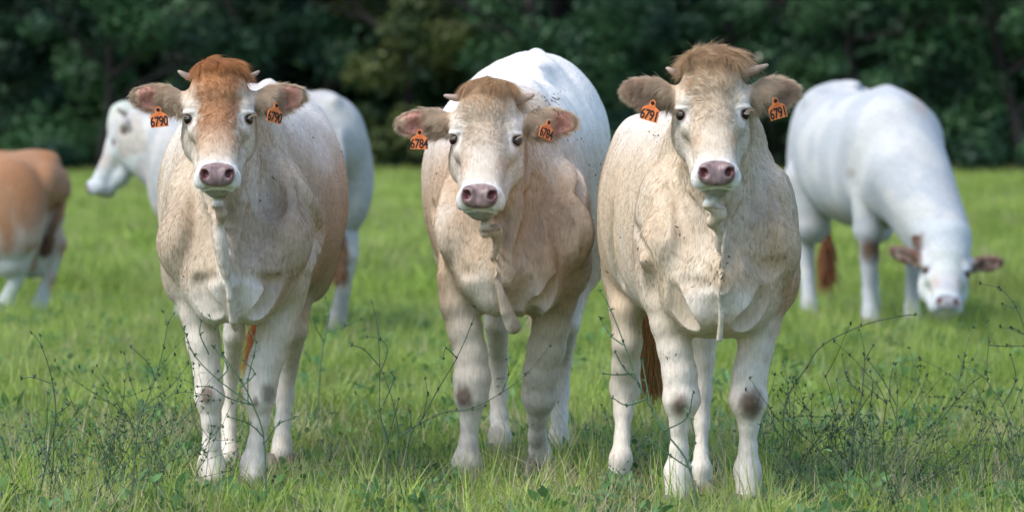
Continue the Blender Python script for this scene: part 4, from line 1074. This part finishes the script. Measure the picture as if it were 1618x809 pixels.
def build_grass():
    tall = [proto('blade_clump', *blades(46, .03, .10, .055, .0048, .35, .9, 5, 100 + i), M_GRASS) for i in range(5)]
    short = [proto('blade_clump', *blades(60, .02, .06, .06, .0042, .5, .7, 4, 120 + i), M_GRASS) for i in range(4)]
    fine = [proto('blade_clump', *blades(16, .14, .27, .04, .0026, .14, .5, 6, 140 + i), M_GRASS) for i in range(3)]
    straw = [proto('dry_clump', *blades(26, .05, .16, .08, .0026, 1.15, .5, 4, 160 + i), M_STRAW) for i in range(3)]
    herbs = [proto('herb', *herb(14, .055, .016, .03, 180 + i), M_HERB) for i in range(3)] + [proto('herb', *herb(26, .022, .016, .06, 190 + i, .1), M_HERB) for i in range(2)]
    P = tall + short + fine + straw + herbs
    w = [1.5] * 5 + [2.6] * 4 + [.22] * 3 + [1.7] * 3 + [.7] * 3 + [1.3] * 2
    scatter('grass', field_points(11.4, 17.5, 4.2, 430, 1), P, w, .65, 1.2, 'green pasture grass with dry blades and small herbs around the hooves')
    near_tall = [proto('tussock', *blades(70, .08, .24, .05, .0055, .45, 1.1, 6, 230 + i), M_GRASS) for i in range(3)] + [proto('dry_tussock', *blades(40, .10, .26, .06, .0026, .55, .8, 5, 240 + i), M_STRAW) for i in range(2)] + [proto('herb', *herb(20, .07, .022, .12, 250 + i), M_HERB) for i in range(2)]
    tp = np.concatenate([field_points(11.6, 30, 6, 26, 9, clump=.5), field_points(11.4, 13.3, 3, 150, 19, clump=.4)]); hoofless = np.ones(len(tp), bool)
    for cx, y0, y1 in ((-.785, 13.3, 15.6), (.0, 13.8, 16.0), (.556, 12.6, 14.6)): hoofless &= ~((np.abs(tp[:, 0] - cx) < .30) & (tp[:, 1] > y0) & (tp[:, 1] < y1))
    scatter('tussocks', tp[hoofless], near_tall, [1, 1, 1, .5, .5, .8, .8], .45, 1.05, 'taller tufts of rough grass and dry stalks left ungrazed in the pasture')
    w2 = [2.2] * 5 + [1.6] * 4 + [.35] * 3 + [.22] * 3 + [.35] * 3 + [.3] * 2
    scatter('grass', field_points(17.5, 32, 7, 150, 2), P, w2, .8, 1.5, 'soft green grass behind the heifers')
    big = [proto('blade_clump', *blades(60, .06, .17, .16, .010, .35, .8, 3, 210 + i), M_GRASS) for i in range(5)]
    scatter('grass', field_points(32, 88, 16, 42, 3), big + near_tall[:1] + near_tall[3:4], [1] * 5 + [.5, .35], .7, 1.7, 'far green grass running up to the trees')

# ------------------------------------------------------------------ trees at the edge of the field
def leaf_cards(cents, nrm_out, size, r, V, Fs):
    n = len(cents)
    a = r.normal(size=(n, 3)); a /= np.linalg.norm(a, axis=1)[:, None]
    a = a * .8 + nrm_out * .7 + np.array((0, 0, .35)); a /= np.linalg.norm(a, axis=1)[:, None]
    u = np.cross(a, r.normal(size=(n, 3))); u /= np.linalg.norm(u, axis=1)[:, None]; v = np.cross(a, u)
    s = size * r.uniform(.6, 1.3, n)[:, None]
    b = sum(len(q) for q in V)
    V.append(np.stack([cents - u * s, cents + v * s * .45 - u * .1 * s, cents + u * s, cents - v * s * .45 + u * .1 * s], 1).reshape(-1, 3))
    k = np.arange(n) * 4 + b; Fs.append(np.stack([k, k + 1, k + 2, k + 3], 1))

def tree_mesh(seed, width, height, base, leafs, lsize, mat, bark, sparse=0.):
    r = np.random.default_rng(seed); V, Fs = [], []
    ncl = int(26 * width * height / 12)
    for i in range(ncl):
        a = r.random() * 6.283; h = base + (height - base) * r.random(); q = (h - base) / (height - base)
        rad = width * .5 * (1 - .55 * q ** 2.2) * math.sqrt(r.uniform(.25, 1.))
        c = np.array((rad * math.cos(a), rad * math.sin(a) * .8, h)); cr = r.uniform(.28, .62) * (width / 3.2)
        n = int(leafs / ncl * r.uniform(.5, 1.5))
        d = r.normal(size=(n, 3)); d /= np.linalg.norm(d, axis=1)[:, None]
        p = c + d * cr * np.array((1.15, 1, .75)) * (r.random((n, 1)) ** .4)
        p[:, 2] = np.maximum(p[:, 2], .02)
        leaf_cards(p, d, lsize, r, V, Fs)
    V = np.concatenate(V); Fs = np.concatenate(Fs)
    # trunk with limbs
    TV, TF = [], []
    def limb(p, d, L, rad, depth):
        pts = [p]; dd = d.copy()
        for k in range(5):
            dd = dd + r.normal(size=3) * .14; dd /= np.linalg.norm(dd); pts.append(pts[-1] + dd * L / 5)
        v, f = tube(pts, np.linspace(rad, rad * .45, 6), 7)
        f = f + sum(len(q) for q in TV); TV.append(v); TF.append(f)
        if depth:
            for k in range(3):
                q = pts[r.integers(2, 6)]; nd = dd + r.normal(size=3) * .7; nd[2] = abs(nd[2]) * .7; nd /= np.linalg.norm(nd)
                limb(q, nd, L * .6, rad * .5, depth - 1)
    limb(np.array((0, 0, -.1)), np.array((0, 0, 1.)), height * .62, .11 * width / 3, 2)
    return V, Fs, np.concatenate(TV), np.concatenate(TF)

M_BARK = simple_mat('bark', (.022, .019, .016), .9, .5, 12, bump=.02)
M_LEAF = [leaf_mat('hedge_leaves_dark', (.028, .076, .033), (.052, .130, .050), trans=.15, patch=(.02, .05, .04), pscale=.9),
          leaf_mat('hedge_leaves_green', (.036, .10, .034), (.065, .155, .05), trans=.2, patch=(.03, .07, .05), pscale=.8),
          leaf_mat('hedge_leaves_olive', (.08, .11, .025), (.14, .16, .04), trans=.2, patch=(.03, .07, .03), pscale=1.2)]

def build_trees():
    protos = {}
    def tree(x, y, w, h, ki, var, label, group, base=.03, leafs=9000, name='hedge_tree', ls=.075):
        key = (ki, var, w, h, base)
        if key not in protos:
            V, Fs, TV, TF = tree_mesh(300 + ki * 10 + var, w, h, base, leafs, ls, None, None)
            c = mesh_np('crown', V, Fs, M_LEAF[ki], None, False)
            me2 = bpy.data.meshes.new('trunk'); me2.from_pydata(TV.tolist(), [], [tuple(f) if f[2] != f[3] else tuple(f[:3]) for f in TF.tolist()]); me2.materials.append(M_BARK); me2.update()
            t_ = bpy.data.objects.new('trunk', me2); COL.objects.link(t_)
            protos[key] = (c, t_, False)
            used = False
        c, t_, used = protos[key]
        root = bpy.data.objects.new(name, None); COL.objects.link(root)
        root.location = (x, y, float(zg(x, y))); root.rotation_euler = (0, 0, random.uniform(0, 6.28) if used else 0)
        tag(root, label, 'tree' if name != 'bush' else 'bush', group)
        if used: c = c.copy(); t_ = t_.copy(); COL.objects.link(c); COL.objects.link(t_)
        c.parent = root; t_.parent = root; c['kind'] = 'stuff'
        protos[key] = (protos[key][0], protos[key][1], True)
    G = 'dark trees along the far edge of the pasture'
    rowf = [(-12.2, 'dark bushy tree at the far left, outermost of the hedge row', 0, 0), (-9.4, 'dark leafy tree above the brown calf at the left edge', 0, 1), (-6.9, 'blue green tree behind the profile head of the white cow', 1, 0),
            (-4.3, 'dark green tree behind the leftmost heifer', 0, 2), (-1.7, 'olive green tree with yellowish leaves left of the middle heifer', 2, 0), (.9, 'dark green tree behind the back of the middle heifer', 1, 1),
            (3.4, 'dark tree behind the rightmost heifer crown', 0, 0), (6.0, 'mid green tree above the grazing white cow', 1, 2), (8.6, 'dark green tree at the right edge of the picture', 1, 0), (11.3, 'dark bushy tree just past the right edge, outermost of the row', 0, 1)]
    for i, (x, lb, ki, var) in enumerate(rowf):
        tree(x, 84.5 + 1.2 * math.sin(i * 2.3), 3.3, (5.2, 5.2, 5.2)[ki], ki, var, lb, G, leafs=13000)
    for i in range(7):
        x = -13 + i * 4.3
        tree(x + .7, 89.5 + (i % 2) * 1.0, 5.2, 8.0, 0, 5 + i % 2, ('tall dark tree behind the hedge above the brown calf', 'tall dark tree behind the hedge above the profile head of the white cow', 'tall dark tree behind the hedge above the leftmost heifer', 'tall dark tree behind the hedge above the middle heifer', 'tall dark tree behind the hedge above the rightmost heifer', 'tall dark tree behind the hedge above the grazing cow', 'tall dark tree behind the hedge beyond the right edge')[i], 'tall trees behind the hedge', base=.1, leafs=15000, name='background_tree', ls=.13)
    for i in range(7):
        x = -17 + i * 5.6
        tree(x, 96, 7.0, 9.0, 0, 7, 'tall dark tree at the back of the wood, ' + ('outermost on the left', 'second from the left', 'third from the left', 'in the middle of its row', 'third from the right', 'second from the right', 'outermost on the right')[i], 'trees at the back of the wood', base=.1, leafs=15000, name='background_tree', ls=.30)
    for i in range(6):
        x = (-10.8, -8.0, -1.0, 2.2, 5.0, 9.4)[i]
        tree(x, 82.2 + .5 * (i % 2), 1.9, .75 + 0 * i, 1, 5, ['low bush at the foot of the hedge above the brown calf', 'low bush left of the white cow muzzle', 'low bush right of the middle heifer ear tag', 'low bush hidden between middle and right heifer', 'low bush left of the grazing cow back', 'low bush at the foot of the hedge at the right edge'][i], 'low bushes at the foot of the hedge', base=.02, leafs=2600, name='bush', ls=.06)

# ------------------------------------------------------------------ cattle further back
def far_leg(x, y, z0, hind=False, dx=0., dy=0., s=1.):
    if not hind:
        p = [(x, y, z0), (x + dx * .2, y, z0 - .2), (x + dx * .4, y - .02, .55), (x + dx * .6, y - .01 + dy * .5, .40), (x + dx * .8, y + .0 + dy * .8, .2), (x + dx, y - .03 + dy, .09), (x + dx, y - .05 + dy, .055)]
        r = [.10, .085, .06, .052, .036, .045, .048]
    else:
        p = [(x, y, z0), (x + dx * .2, y - .04, z0 - .25), (x + dx * .4, y + .08, .52), (x + dx * .6, y + .12 + dy * .5, .44), (x + dx * .8, y + .07 + dy * .8, .25), (x + dx, y + .02 + dy, .10), (x + dx, y - .0 + dy, .055)]
        r = [.16, .11, .06, .052, .038, .046, .048]
    return [np.array(q, float) for q in p], r

def far_cfg(seed, label, zb=1.36, hw=.33, neck_to=None, E=None, rot=(0, 0, 0), sc=1.3, **kw):
    c = dict(seed=seed, label=label, fur=0)
    h = zb / 1.36
    c['H'] = Head(E, rot, sc)
    c['torso'] = [(-.36, 0, .92 * h, .80 * h, .04), (-.28, 0, 1.08 * h, .66 * h, .16), (-.1, 0, 1.28 * h, .58 * h, .235 * hw / .33), (.1, 0, 1.345 * h, .56 * h, .265 * hw / .33), (.4, 0, 1.33 * h, .54 * h, .30 * hw / .33),
                  (.8, 0, 1.31 * h, .55 * h, hw), (1.1, 0, 1.33 * h, .60 * h, hw), (1.35, 0, 1.37 * h, .68 * h, .30 * hw / .33), (1.6, 0, 1.36 * h, .84 * h, .24 * hw / .33), (1.72, 0, 1.28 * h, .95 * h, .15), (1.79, 0, 1.14 * h, 1.02 * h, .02)]
    c['masses'] = [((s * .19, .05, .95 * h), (.09, .18, .24), (0, 0, 0), .05) for s in (-1, 1)] + [((s * .19, 1.45, .9 * h), (.12, .22, .3), (0, 0, 0), .05) for s in (-1, 1)] + \
                  [((0, 1.2, 1.36 * h), (.06, .2, .03), (0, 0, 0), .05), ((.20, 1.2, 1.27 * h), (.07, .10, .06), (0, 0, 0), .06), ((-.20, 1.2, 1.27 * h), (.07, .10, .06), (0, 0, 0), .06), ((0, 1.62, 1.33 * h), (.04, .10, .04), (0, 0, 0), .08)]
    c['neck'] = kw.pop('neck')
    c['legs'] = kw.pop('legs')
    c['earcol'] = np.array((.42, .39, .35)); c['ear_bare'] = 0.; c['base'] = kw.pop('base', PALE); c['dim'] = .72
    c.update(kw)
    return c

def build_far():
    # white cow grazing at the right
    E = np.array((.10, -.88, .335))
    cfg = far_cfg(51, 'white cow grazing with its head down in the grass behind the right heifer', 1.36, .335, E=E, rot=(-12, 6, -8), sc=1.32,
        neck=[((.14, -.70, .52), (.0, -.05, 1.04), .13, .25, .08), ((.14, -.72, .42), (.0, -.3, .85), .11, .20, .08), ((.14, -.70, .32), (.0, -.25, .72), .09, .15, .06)],
        legs=[far_leg(-.15, -.05, .75, dx=.0), far_leg(.15, .05, .75, dx=-.02, dy=.1), far_leg(-.20, 1.35, .80, True), far_leg(.2, 1.45, .80, True)],
        base=np.array((.43, .45, .465)), tan_amt=.08, knees=[], ear=(12, 12), ear_yaw=(0, 0), face=np.array((.43, .44, .45)), forehead=np.array((.62, .58, .52)), crown=np.array((.66, .63, .58)),
        patches=[((.12, -.1, 1.25), (.08, .4, .10), np.array((.44, .36, .29)), .6), ((-.22, -.05, .86), (.07, .1, .05), np.array((.27, .23, .20)), .6), ((-.12, -.2, .70), (.05, .1, .06), np.array((.25, .2, .17)), .6), ((-.25, .5, .62), (.2, .4, .10), np.array((.40, .34, .29)), .6), ((-.3, 1.2, .9), (.08, .3, .25), np.array((.40, .40, .40)), .5), ((0, -.75, .42), (.3, .2, .10), np.array((.38, .35, .33)), .5)], earcol=np.array((.14, .07, .05)), nose=np.array((.26, .25, .26)),  # shade of the shoulder crease painted in, beside brownish coat blotches
        tail=([(0, 1.72, 1.34), (0, 1.84, 1.2), (0, 1.86, .9), (0, 1.84, .55), (0, 1.83, .35)], [.04, .035, .025, .02, .012], (.30, .13, .06), .22))
    cfg['knees'] = [((-.15, -.09, .44), (.07, .06, .07), .9), ((.14, .0, .44), (.07, .06, .07), .9)]
    p = W(1412, 235, 27.5)
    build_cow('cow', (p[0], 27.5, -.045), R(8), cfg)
    # white cow behind the left heifer, head in profile
    E = np.array((.20, -.72, 1.02))
    cfg = far_cfg(61, 'white cow standing behind the leftmost heifer with its head in profile to the left', 1.27, .32, E=E, rot=(14, 0, 62), sc=1.32,
        neck=[((.12, -.58, 1.07), (0, -.05, 1.0), .13, .22, .08), ((.12, -.58, .98), (0, -.2, .86), .11, .20, .08)],
        legs=[far_leg(-.15, -.05, .75), far_leg(.15, .02, .75, dy=.12), far_leg(-.18, 1.40, .80, True, dy=-.05), far_leg(.2, 1.5, .80, True, dy=.06)],
        base=np.array((.41, .415, .41)), tan_amt=.15, ear=(5, 5), ear_yaw=(0, 0), face=np.array((.43, .44, .45)), forehead=np.array((.60, .54, .47)), crown=np.array((.62, .55, .47)),
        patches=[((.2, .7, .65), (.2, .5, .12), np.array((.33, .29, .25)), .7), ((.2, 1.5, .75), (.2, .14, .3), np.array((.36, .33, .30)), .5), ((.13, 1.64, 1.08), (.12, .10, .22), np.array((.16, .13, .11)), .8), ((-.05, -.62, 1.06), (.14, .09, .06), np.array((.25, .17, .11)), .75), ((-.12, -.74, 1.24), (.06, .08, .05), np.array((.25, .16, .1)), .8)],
        tail=([(0, 1.66, 1.15), (0, 1.76, 1.08), (.01, 1.80, .9), (.02, 1.80, .6), (.02, 1.80, .42)], [.03, .03, .025, .022, .014], (.26, .15, .08), .16), horns=[((-.08, .085, .112), (-.13, .06, .14), .018), ((.08, .085, .112), (.13, .06, .14), .018)])
    p = W(315, 235, 27.3)
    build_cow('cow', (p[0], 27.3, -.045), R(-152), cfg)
    # brown calf leaving the picture at the left
    E = np.array((0, -.70, .90))
    cfg = far_cfg(71, 'brown calf with white hind legs cut off by the left edge of the picture', 0.96, .24, E=E, rot=(10, 0, 0), sc=1.0,
        neck=[((0, -.5, .88), (0, -.05, .78), .10, .17, .06), ((0, -.5, .82), (0, -.2, .68), .08, .15, .06)],
        legs=[far_leg(-.11, -.05, .6, s=.8), far_leg(.11, .02, .6, dy=.1), far_leg(-.11, 1.58, .60, True), far_leg(.11, 1.50, .60, True, dy=-.1)],
        base=np.array((.36, .19, .10)), tan=np.array((.34, .15, .065)), tan_amt=.7, pale_amt=0., ear=(5, 5), ear_yaw=(0, 0), face=np.array((.5, .25, .12)), forehead=np.array((.45, .2, .09)),
        tail=([(0, 1.66, .92), (0, 1.75, .84), (.01, 1.74, .65), (.02, 1.68, .5), (.03, 1.66, .44)], [.032, .03, .022, .02, .014], (.22, .12, .07), .08))
    cfg['patches'] = [((0, 1.45, .18), (.5, .40, .40), np.array((.66, .60, .55)), .95), ((0, 1.62, .50), (.4, .22, .22), np.array((.60, .50, .42)), .7), ((0, .0, .2), (.5, .4, .35), np.array((.66, .60, .55)), .9), ((0, 1.3, .52), (.2, .3, .1), np.array((.65, .55, .5)), .8)]
    p = W(106, 235, 29.)
    build_cow('calf', (p[0] - 1.76, 29., -.045), R(-92), cfg)

# ------------------------------------------------------------------ wiry weeds
class Weed:
    def __init__(s, seed, mat=0):
        s.r = np.random.default_rng(seed); s.SV, s.SF, s.BV, s.BF, s.LV, s.LF = [], [], [], [], [], []
    def stem(s, pts, r0, r1):
        pts = np.array(pts); k = np.linspace(0, len(pts) - 1, max(8, 3 * len(pts)))
        P_ = np.stack([cubic(np.arange(len(pts)), pts[:, c], k) for c in range(3)], 1) if len(pts) > 2 else pts
        v, f = tube(P_, np.linspace(r0, r1, len(P_)), 5)
        s.SF.append(f + sum(len(q) for q in s.SV)); s.SV.append(v); return P_
    def bud(s, p, size=.004, n=5):
        r = s.r
        v, f = uv_sphere(p, (size * .55, size * .55, size * .8), 6, 4); s.BF.append(f + sum(len(q) for q in s.BV)); s.BV.append(v)
        for i in range(n):     # small bracts standing off the bud
            a = r.random() * 6.283; e = r.uniform(-.2, 1.2); L = size * r.uniform(1.2, 2.4)
            d = np.array((math.cos(a) * math.cos(e), math.sin(a) * math.cos(e), math.sin(e))); q = np.cross(d, (0.1, .3, 1)); q /= np.linalg.norm(q)
            V = np.array([p, p + d * L * .5 + q * L * .22, p + d * L, p + d * L * .5 - q * L * .22]); s.BF.append(np.array([(0, 1, 2, 3)]) + sum(len(x) for x in s.BV)); s.BV.append(V)
    def leaf(s, p, L, w):
        s.LVl = []; V, Fs = [], []
        leaf_shape(np.array(p), s.r.random() * 6.283, s.r.uniform(-.1, .9), L, w, .3 * s.r.random(), V, Fs, s.r.normal() * .5)
        s.LF.append(np.array(Fs) + sum(len(q) for q in s.LV)); s.LV.append(np.array(V))
    def grow(s, p, d, L, r0, depth, branch=3, zig=.16, budn=.5, droop=0.):
        r = s.r; n = max(4, int(L / .05)); pts = [np.array(p, float)]; d = np.array(d, float)
        for k in range(n):
            d = d + r.normal(size=3) * zig + np.array((0, 0, -droop)); d /= np.linalg.norm(d); pts.append(pts[-1] + d * L / n)
        P_ = s.stem(pts, r0, r0 * .5)
        for k in range(1, len(pts)):
            if r.random() < budn and (depth == 0 or k > 1): s.bud(pts[k], r.uniform(.0035, .0055), r.integers(3, 6))
            if r.random() < .25: s.leaf(pts[k], r.uniform(.012, .03), .005)
        s.bud(pts[-1], .0055, 5)
        if depth:
            for b in range(branch):
                k = r.integers(1, len(pts)); q = pts[k]; td = pts[k] - pts[k - 1]; td /= np.linalg.norm(td)
                side = r.normal(size=3); side[1] *= .7; side -= (side @ td) * td; side /= np.linalg.norm(side)
                nd = td * .75 + side * .75; nd /= np.linalg.norm(nd)
                s.grow(q, nd, L * r.uniform(.3, .6), r0 * .72, depth - 1, max(1, branch - 1), zig, budn)
    def build(s, name, label, group, base, mat, cat='weed'):
        root = bpy.data.objects.new(name, None); COL.objects.link(root); root.location = base
        tag(root, label, cat, group)
        b = np.array(base)
        for nm, Vv, Ff, mt in (('stem', s.SV, s.SF, mat), ('flower_buds', s.BV, s.BF, mat), ('leaves', s.LV, s.LF, M_HERB)):
            if Vv:
                o = mesh_mixed(nm, np.concatenate(Vv) - b, np.concatenate(Ff), mt, root)
                o['kind'] = 'stuff'
        return root

def wpx(pts, Y, dy=0.):
    return [W(px, py, Y + dy * i) for i, (px, py) in enumerate(pts)]

def build_weeds():
    def traced(lines, Y, label, seed, mat=M_STEM, rad=.0022, budstep=1, group=None, cat='weed'):
        w = Weed(seed); base = None; r = w.r
        for li, ln in enumerate(lines):
            dy = r.normal() * .01
            p = wpx(ln, Y, dy if li else .012)
            if li == 0:
                base = p[0].copy(); base[2] = float(zg(base[0], base[1])); p = [base] + p[1:] if p[0][2] < .12 else [base] + p
            P_ = w.stem(p, rad * (1 if li == 0 else .75), rad * .45)
            for q in p[1:]:
                w.bud(q + r.normal(size=3) * .001, r.uniform(.004, .0062), 5)
            for k in range(2, len(P_) - 1, 3):
                if r.random() < .45: w.bud(P_[k], .0035, 3)
                if r.random() < .2: w.leaf(P_[k], .02, .005)
        return w.build('wiry_weed', label, group, tuple(base), mat, cat)
    traced([[(640, 745), (645, 700), (668, 660), (692, 615), (722, 565), (745, 512), (752, 485)], [(630, 690), (665, 668), (705, 650), (745, 645), (790, 622), (830, 592), (870, 545)], [(705, 650), (745, 647), (768, 640)], [(793, 620), (803, 592), (800, 568)], [(722, 566), (705, 550), (700, 566)], [(668, 660), (675, 625), (672, 598)], [(650, 675), (648, 648)]], 12.9,
           'thin dark weed branching rightward across the middle heifer forelegs', 1)
    traced([[(610, 745), (612, 700), (600, 650), (600, 590), (597, 520), (588, 478)], [(612, 700), (595, 650), (562, 622)], [(601, 580), (575, 552), (556, 545)], [(600, 590), (612, 555), (601, 535), (580, 532)], [(605, 640), (622, 600), (617, 588)], [(612, 700), (625, 650), (630, 630)], [(640, 800), (628, 740), (630, 690), (622, 640), (606, 590)]], 12.7,
           'upright dark weed with short twigs left of the middle heifer', 2)
    traced([[(420, 760), (418, 700), (400, 640), (380, 600), (352, 560), (340, 520), (330, 497)], [(400, 640), (345, 600), (308, 562), (290, 520)], [(392, 640), (392, 600), (400, 565), (404, 540), (390, 515)], [(345, 600), (360, 580), (338, 548)], [(380, 612), (402, 590), (385, 570)], [(416, 690), (395, 670), (360, 658)], [(418, 700), (440, 670), (465, 660)], [(400, 640), (360, 628), (335, 612), (312, 610)], [(330, 560), (316, 528), (318, 508)]], 12.9,
           'green weed with many buds crossing the forelegs of the leftmost heifer', 3, M_STEMG, .0026)
    traced([[(50, 760), (75, 720), (88, 660), (82, 600), (66, 548), (50, 525)], [(80, 605), (52, 596), (34, 598)], [(88, 655), (110, 640)], [(66, 548), (63, 530)]], 12.8, 'dark weed with a hooked tip standing alone at the left edge', 4)
    traced([[(205, 770), (215, 700), (225, 650), (245, 600), (258, 550), (265, 512), (275, 495)], [(265, 512), (258, 492)], [(225, 650), (205, 600), (197, 560), (191, 556)], [(245, 600), (235, 575), (207, 548)], [(230, 640), (270, 610), (298, 575)], [(225, 655), (280, 620), (330, 625)], [(215, 700), (260, 690), (310, 640)], [(215, 680), (180, 640), (150, 628)]], 12.75,
           'tall dark forked weed left of the leftmost heifer foreleg', 5)
    traced([[(1110, 800), (1090, 740), (1050, 680), (1010, 610), (985, 540), (965, 490), (948, 458)], [(985, 545), (965, 530), (950, 505)], [(1000, 590), (975, 592), (952, 590)], [(1005, 600), (985, 580), (972, 556)], [(1050, 680), (1030, 645), (1022, 610), (1015, 570)], [(1050, 680), (1085, 660), (1095, 620)], [(1090, 740), (1060, 720), (1020, 690)], [(1020, 630), (990, 640), (968, 628)], [(1085, 735), (1098, 700), (1092, 660)]], 12.5,
           'pale green leaning weed in front of the rightmost heifer hind leg', 6, M_STEMG, .003)
    traced([[(1610, 760), (1600, 700), (1585, 640), (1560, 600), (1562, 540), (1560, 508)], [(1560, 600), (1540, 586), (1522, 580)], [(1562, 545), (1590, 547), (1618, 546)], [(1585, 640), (1605, 600), (1597, 560)]], 12.7, 'upright dark weed close to the right edge of the picture', 7)
    traced([[(1640, 740), (1640, 620), (1625, 540), (1605, 485), (1580, 456), (1548, 448)], [(1605, 487), (1582, 480)], [(1622, 530), (1600, 518), (1596, 517)]], 12.6, 'arching weed reaching in from the right edge, highest of all', 8)
    traced([[(1418, 800), (1420, 740), (1416, 680), (1418, 620), (1415, 575)], [(1416, 640), (1395, 600), (1371, 568)], [(1418, 650), (1440, 620), (1450, 580)], [(1417, 690), (1445, 640), (1466, 592)], [(1415, 660), (1405, 620), (1412, 575)], [(1419, 720), (1455, 690), (1478, 640)]], 12.75, 'upright dark bushy weed with several tips right of the rightmost heifer', 9)
    traced([[(1340, 800), (1340, 740), (1352, 680), (1362, 620), (1366, 560), (1358, 520)], [(1362, 620), (1340, 600), (1330, 560)], [(1366, 570), (1380, 545)], [(1350, 690), (1330, 640), (1322, 600)]], 12.7, 'tall single dark weed between the right heifer and the bushy weed', 10)
    traced([[(500, 620), (506, 585), (512, 540), (520, 500), (515, 470)], [(512, 540), (500, 520), (496, 505)], [(515, 525), (545, 515), (570, 505)]], 17.0, 'blurred grey weed in the grass right of the leftmost heifer', 11, M_STEMG, .0028)
    traced([[(1240, 640), (1275, 580), (1300, 545), (1360, 515), (1420, 500), (1445, 497)]], 15.2, 'blurred arching weed stem reaching toward the grazing cow', 12, M_STEM, .003)
    # denser stands at the left and right
    r = np.random.default_rng(77)
    protos = []
    for i in range(8):
        w = Weed(400 + i)
        for k in range(3):
            a = r.normal() * .35; w.grow((r.normal() * .02, r.normal() * .02, 0), (math.sin(a) + .12, r.normal() * .2, 1), r.uniform(.24, .40), .0017, 1 + (k == 0), 3, .13, .4)
        protos.append((w, None))
    def place(px, py, kind, label, group, sc=1., lean=0.):
        Y = F * CAM_H / (py - HOR); p = W(px, py, Y)
        w, root = protos[kind]
        rz = r.uniform(-.5, .5) + (math.pi if r.random() < .3 else 0)
        if root is None:
            root = w.build('wiry_weed', label, group, (0, 0, 0), (M_STEM, M_STEMG)[kind % 2]); protos[kind] = (w, root); o = root
        else:
            o = root.copy(); COL.objects.link(o); o['label'] = label; o['group'] = group
            for ch in root.children:
                c = ch.copy(); COL.objects.link(c); c.parent = o
        o.location = (p[0], Y, float(zg(p[0], Y))); o.rotation_euler = (r.normal() * .08, lean + r.normal() * .1, rz); o.scale = (sc,) * 3
    gl, gr = 'wiry weeds in the dense stand at the lower left', 'wiry weeds in the dense stand at the lower right'
    for i in range(13):
        place(r.uniform(-10, 270) if i % 3 else r.uniform(130, 270), r.uniform(745, 830), i % 8, 'dark wiry weed tangled in the dense stand at the lower left', gl, r.uniform(.6, 1.0), .3 if i % 2 else 0)
    for i in range(19):
        place(r.uniform(1225, 1630), r.uniform(735, 835), (i * 3) % 8, 'dark wiry weed tangled in the dense stand at the lower right', gr, r.uniform(.65, 1.12), .12)
    for i in range(14):
        place(r.uniform(-10, 1630), r.uniform(700, 800), i % 8, 'thin wiry weed standing apart in the open grass', 'wiry weeds scattered singly through the grass', r.uniform(.45, .8))
    for i, (px, py) in enumerate([(560, 790), (505, 700), (680, 800), (940, 800)]):
        place(px, py, i, ['small wiry weed in the open grass between the left and middle heifers', 'small wiry weed behind the left heifer hooves', 'small wiry weed below the middle heifer', 'small wiry weed left of the right heifer hind hoof'][i], 'small weeds between the heifers', .5)

# ------------------------------------------------------------------ flies on the coats
def build_flies(H3):
    V1, F1 = uv_sphere((0, 0, .0018), (.0018, .0036, .0017), 8, 6); V2, F2 = uv_sphere((0, -.0042, .0018), (.0013, .0013, .0013), 6, 4)
    wv = np.array([(0, 0, .003), (.0030, .005, .0033), (.0012, .0068, .0033), (0, 0, .003), (-.0030, .005, .0033), (-.0012, .0068, .0033)])
    V = np.concatenate([V1, V2, wv]); Fs = np.concatenate([F1, F2 + len(V1), np.array([(0, 1, 2, 2), (3, 4, 5, 5)]) + len(V1) + len(V2)])
    first = mesh_mixed('fly', V, Fs, M_FLY); me = first.data; used = False
    spots = [(0, 'left', [(415, 300, 25, 3), (520, 250, 20, 4), (300, 420, 60, 3)]),
             (1, 'middle', [(868, 160, 14, 20), (865, 168, 22, 8), (905, 220, 12, 6), (925, 265, 12, 5), (690, 270, 18, 4), (805, 600, 14, 6), (880, 600, 40, 5)]),
             (2, 'right', [(1040, 215, 12, 5), (1010, 400, 40, 7), (1140, 440, 8, 6), (1075, 360, 15, 3), (1120, 420, 30, 5), (1050, 560, 50, 5), (960, 430, 12, 4)])]
    for hi, nm, sp in spots:
        root, Vv, Nn, body = H3[hi]
        Wd = Vv + np.array(root.location); s = F / Wd[:, 1]; px = 809 + Wd[:, 0] * s; py = HOR - (Wd[:, 2] - CAM_H) * s
        vis = np.where(Nn[:, 1] < -.02)[0] if hi != 1 else np.where((Nn[:, 1] < .3))[0]
        for cx, cy, sd, n in sp:
            for i in range(n):
                tx, ty = cx + random.gauss(0, sd) * .8, cy + random.gauss(0, sd) * .6
                d = (px[vis] - tx) ** 2 + (py[vis] - ty) ** 2
                c = vis[d < 9]
                if len(c) == 0: continue
                c = c[np.argmin(Wd[c, 1])]
                if not used: o = first; used = True
                else: o = first.copy(); COL.objects.link(o)
                nrm = Vector(Nn[c].tolist()); q = nrm.to_track_quat('Z', 'Y'); o.rotation_euler = (q.to_matrix() @ Matrix.Rotation(random.uniform(0, 6.28), 3, 'Z')).to_euler()
                o.location = Vector((Wd[c] + Nn[c] * .010).tolist()); sc = random.uniform(.6, 1.05); o.scale = (sc,) * 3
                tag(o, 'small black fly sitting on the coat of the %s heifer' % nm, 'fly', 'flies on the %s heifer' % nm)

build_ground()
build_trees()
build_far()
HEIFERS = build_heifers()
build_grass()
build_weeds()
build_flies(HEIFERS)
print('script', time.time() - T0)
